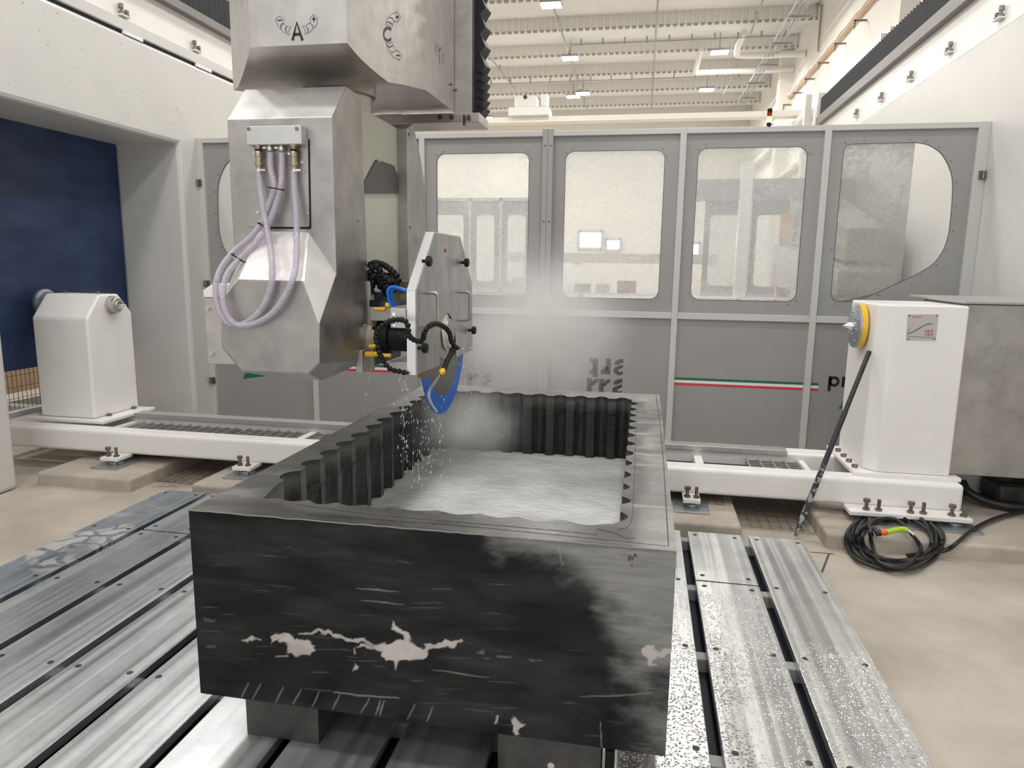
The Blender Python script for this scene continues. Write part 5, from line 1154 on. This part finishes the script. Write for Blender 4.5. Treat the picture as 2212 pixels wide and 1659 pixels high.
MB().prism([(2.87,1.33),(2.87,1.415),(2.9,1.42),(3.3,1.42),(3.3,1.33)], 'x', -1.068, -1.0).build('guard_bracket', steel2, Hd, bevel=.003)
for z in (1.39, 1.345): MB().cyl((-1.05,2.871,z),(-1.05,2.866,z),.008,n=12).cyl((-1.05,2.8665,z),(-1.05,2.8645,z),.004,n=6).build('screw', chrome, Hd)
MB().box(-.985,-.96,2.98,3.06,1.1,1.124).build('drip_plate', M('rust',(.35,.16,.05),.7), Hd)
# blade: steel core, blue rim
nb = 96
bl = MB().lathe((XB_-.0022,YB_,ZB_),(1,0,0),[(0,.05),(0,RB_-.09),(.0044,RB_-.09),(.0044,.05)],nb).build('saw_blade', M('blade_core',(.24,.225,.205),.38,.85,var=.1,vs=3), Hd)
rmb = MB(); vs = []; fs = []
for k in range(nb):
    a = 2*math.pi*k/nb
    for r_, x_ in ((RB_-.0905,-.0022),(RB_,-.003),(RB_,.003),(RB_-.0905,.0022)): vs.append((XB_+x_, YB_+r_*math.cos(a), ZB_+r_*math.sin(a)))
for k in range(nb):
    a = 4*k; b = 4*((k+1) % nb)
    for j in range(4): fs.append((a+j, a+(j+1) % 4, b+(j+1) % 4, b+j))
rmb.add(vs, fs).build('blue_rim', M('blade_blue',(.008,.13,.58),.4), bl)
MB().lathe((XB_+.002,YB_,ZB_),(1,0,0),[(0,.135),(.012,.13),(.013,.08),(.032,.075),(.034,.02)],36).build('hub_flange', M('hub_steel',(.40,.385,.36),.3,.85), bl, smooth=True)
MB().lathe((XB_+.004,YB_+.01,ZB_+.02),(1,.12,.1),[(0,.11),(.022,.088)],36).build('hub_cover', M('hub_cream',(.70,.67,.60),.35,.3), bl, smooth=True)

# ================================================================== WATER: jet, drips, mist
m, nt, N, L, p = nodes('spray'); p.inputs['Base Color'].default_value = (.85,.88,.9,1); p.inputs['Roughness'].default_value = .15
tr = N.new('ShaderNodeBsdfTransparent'); mx = N.new('ShaderNodeMixShader'); mx.inputs[0].default_value = .42; L.new(tr.outputs[0], mx.inputs[1]); L.new(p.outputs[0], mx.inputs[2]); L.new(mx.outputs[0], N['Material Output'].inputs['Surface']); sprm = m
a = at(949,812,'x',-.965); 
jt = MB().tube(smooth_path([at(949,812,'x',-.87), at(938,828,'x',-.92), at(928,842,'x',-.97), at(926,856,'x',-.972), at(932,872,'x',-.972), at(943,888,'x',-.972)], 6), .005, 8, rf=lambda s: .003+.006*math.sin(min(1,s*1.2)*math.pi*.8))
tag(jt.build('water_jet', sprm, smooth=True, origin=a), 'thin white water jet from the yellow nozzle onto the blue blade rim', 'water', kind='stuff')
dm = M('drop_white', (.80,.83,.85), .12)
db = MB()
def drop(px, py, y, l, r): q = at(px, py, 'y', y); db.ball((q.x, q.y, q.z), r, 6, (1,1,l))
for k in range(70):
    px = rng.normal(872, 5)+(k % 3 == 0)*rng.normal(5, 4); py = rng.uniform(815, 1000); drop(px, py, 2.9, rng.uniform(2,6), rng.uniform(.0008,.0018))
for k in range(150):
    px = rng.normal(912, 26); py = rng.uniform(860, 1085); drop(px, py, 3.0+rng.uniform(0,.5), rng.uniform(1.5,5), rng.uniform(.0010,.0026))
for k in range(50): drop(rng.normal(948, 12), rng.uniform(840, 1050), 3.3, rng.uniform(2,5), rng.uniform(.001,.002))
for k in range(60): drop(rng.normal(1010, 30), rng.uniform(745, 960), 3.5, rng.uniform(.8,2.5), rng.uniform(.0010,.0028))
for k in range(26): drop(798+rng.normal(0,3)-(k%2)*8, rng.uniform(805, 930), 3.1, rng.uniform(1.5,4), rng.uniform(.0008,.0016))
for k in range(60):
    x = rng.uniform(PX0+.1, PX1-.1); y = rng.uniform(2.6, 3.9); db.ball((x,y,ZW+.004), rng.uniform(.001,.0022), 5, (1,1,2))
tag(db.build('water_drops', dm, smooth=True, origin=(-1,3.3,.8)), 'white drips and splashes falling from the saw blade into the pocket', 'water drops', kind='stuff')
# mist
def mist(name, c, sc, dens, lab, nsc=3.0):
    mb = MB().ball((0,0,0), 1, 24); o = mb.build(name, None or bpy.data.materials.new(name)); o.location = c; o.scale = sc; tag(o, lab, 'mist', kind='stuff')
    m = o.data.materials[0]; m.use_nodes = True; nt = m.node_tree; N = nt.nodes; L = nt.links; N.remove(N['Principled BSDF'])
    v = N.new('ShaderNodeVolumeScatter'); v.inputs['Color'].default_value = (.97,.98,1,1); v.inputs['Anisotropy'].default_value = .2
    tc = N.new('ShaderNodeTexCoord'); ln = N.new('ShaderNodeVectorMath'); ln.operation = 'LENGTH'; L.new(tc.outputs['Object'], ln.inputs[0])
    mr = N.new('ShaderNodeMapRange'); mr.interpolation_type = 'SMOOTHERSTEP'; mr.inputs[1].default_value = 1; mr.inputs[2].default_value = -.35; mr.inputs[3].default_value = 0; mr.inputs[4].default_value = 1; L.new(ln.outputs['Value'], mr.inputs[0])
    n = N.new('ShaderNodeTexNoise'); n.inputs['Scale'].default_value = nsc; n.inputs['Detail'].default_value = 2; L.new(tc.outputs['Object'], n.inputs['Vector'])
    nr_ = N.new('ShaderNodeMapRange'); nr_.inputs[1].default_value = .35; nr_.inputs[2].default_value = .7; nr_.inputs[3].default_value = .35; nr_.inputs[4].default_value = 1.3; L.new(n.outputs['Fac'], nr_.inputs[0])
    mu = N.new('ShaderNodeMath'); mu.operation = 'MULTIPLY'; L.new(mr.outputs[0], mu.inputs[0]); L.new(nr_.outputs[0], mu.inputs[1])
    m2 = N.new('ShaderNodeMath'); m2.operation = 'MULTIPLY'; m2.inputs[1].default_value = dens; L.new(mu.outputs[0], m2.inputs[0]); L.new(m2.outputs[0], v.inputs['Density']); L.new(v.outputs[0], N['Material Output'].inputs['Volume'])
    return o
mist('water_mist', (-.74,4.85,1.18), (.85,1.10,.80), 4.0, 'soft white mist drifting behind and to the right of the saw blade', 2.2)
mist('water_mist', (-1.02,3.98,.66), (.46,.55,.36), 7.0, 'dense spray mist inside the back left of the stone pocket', 2.5)
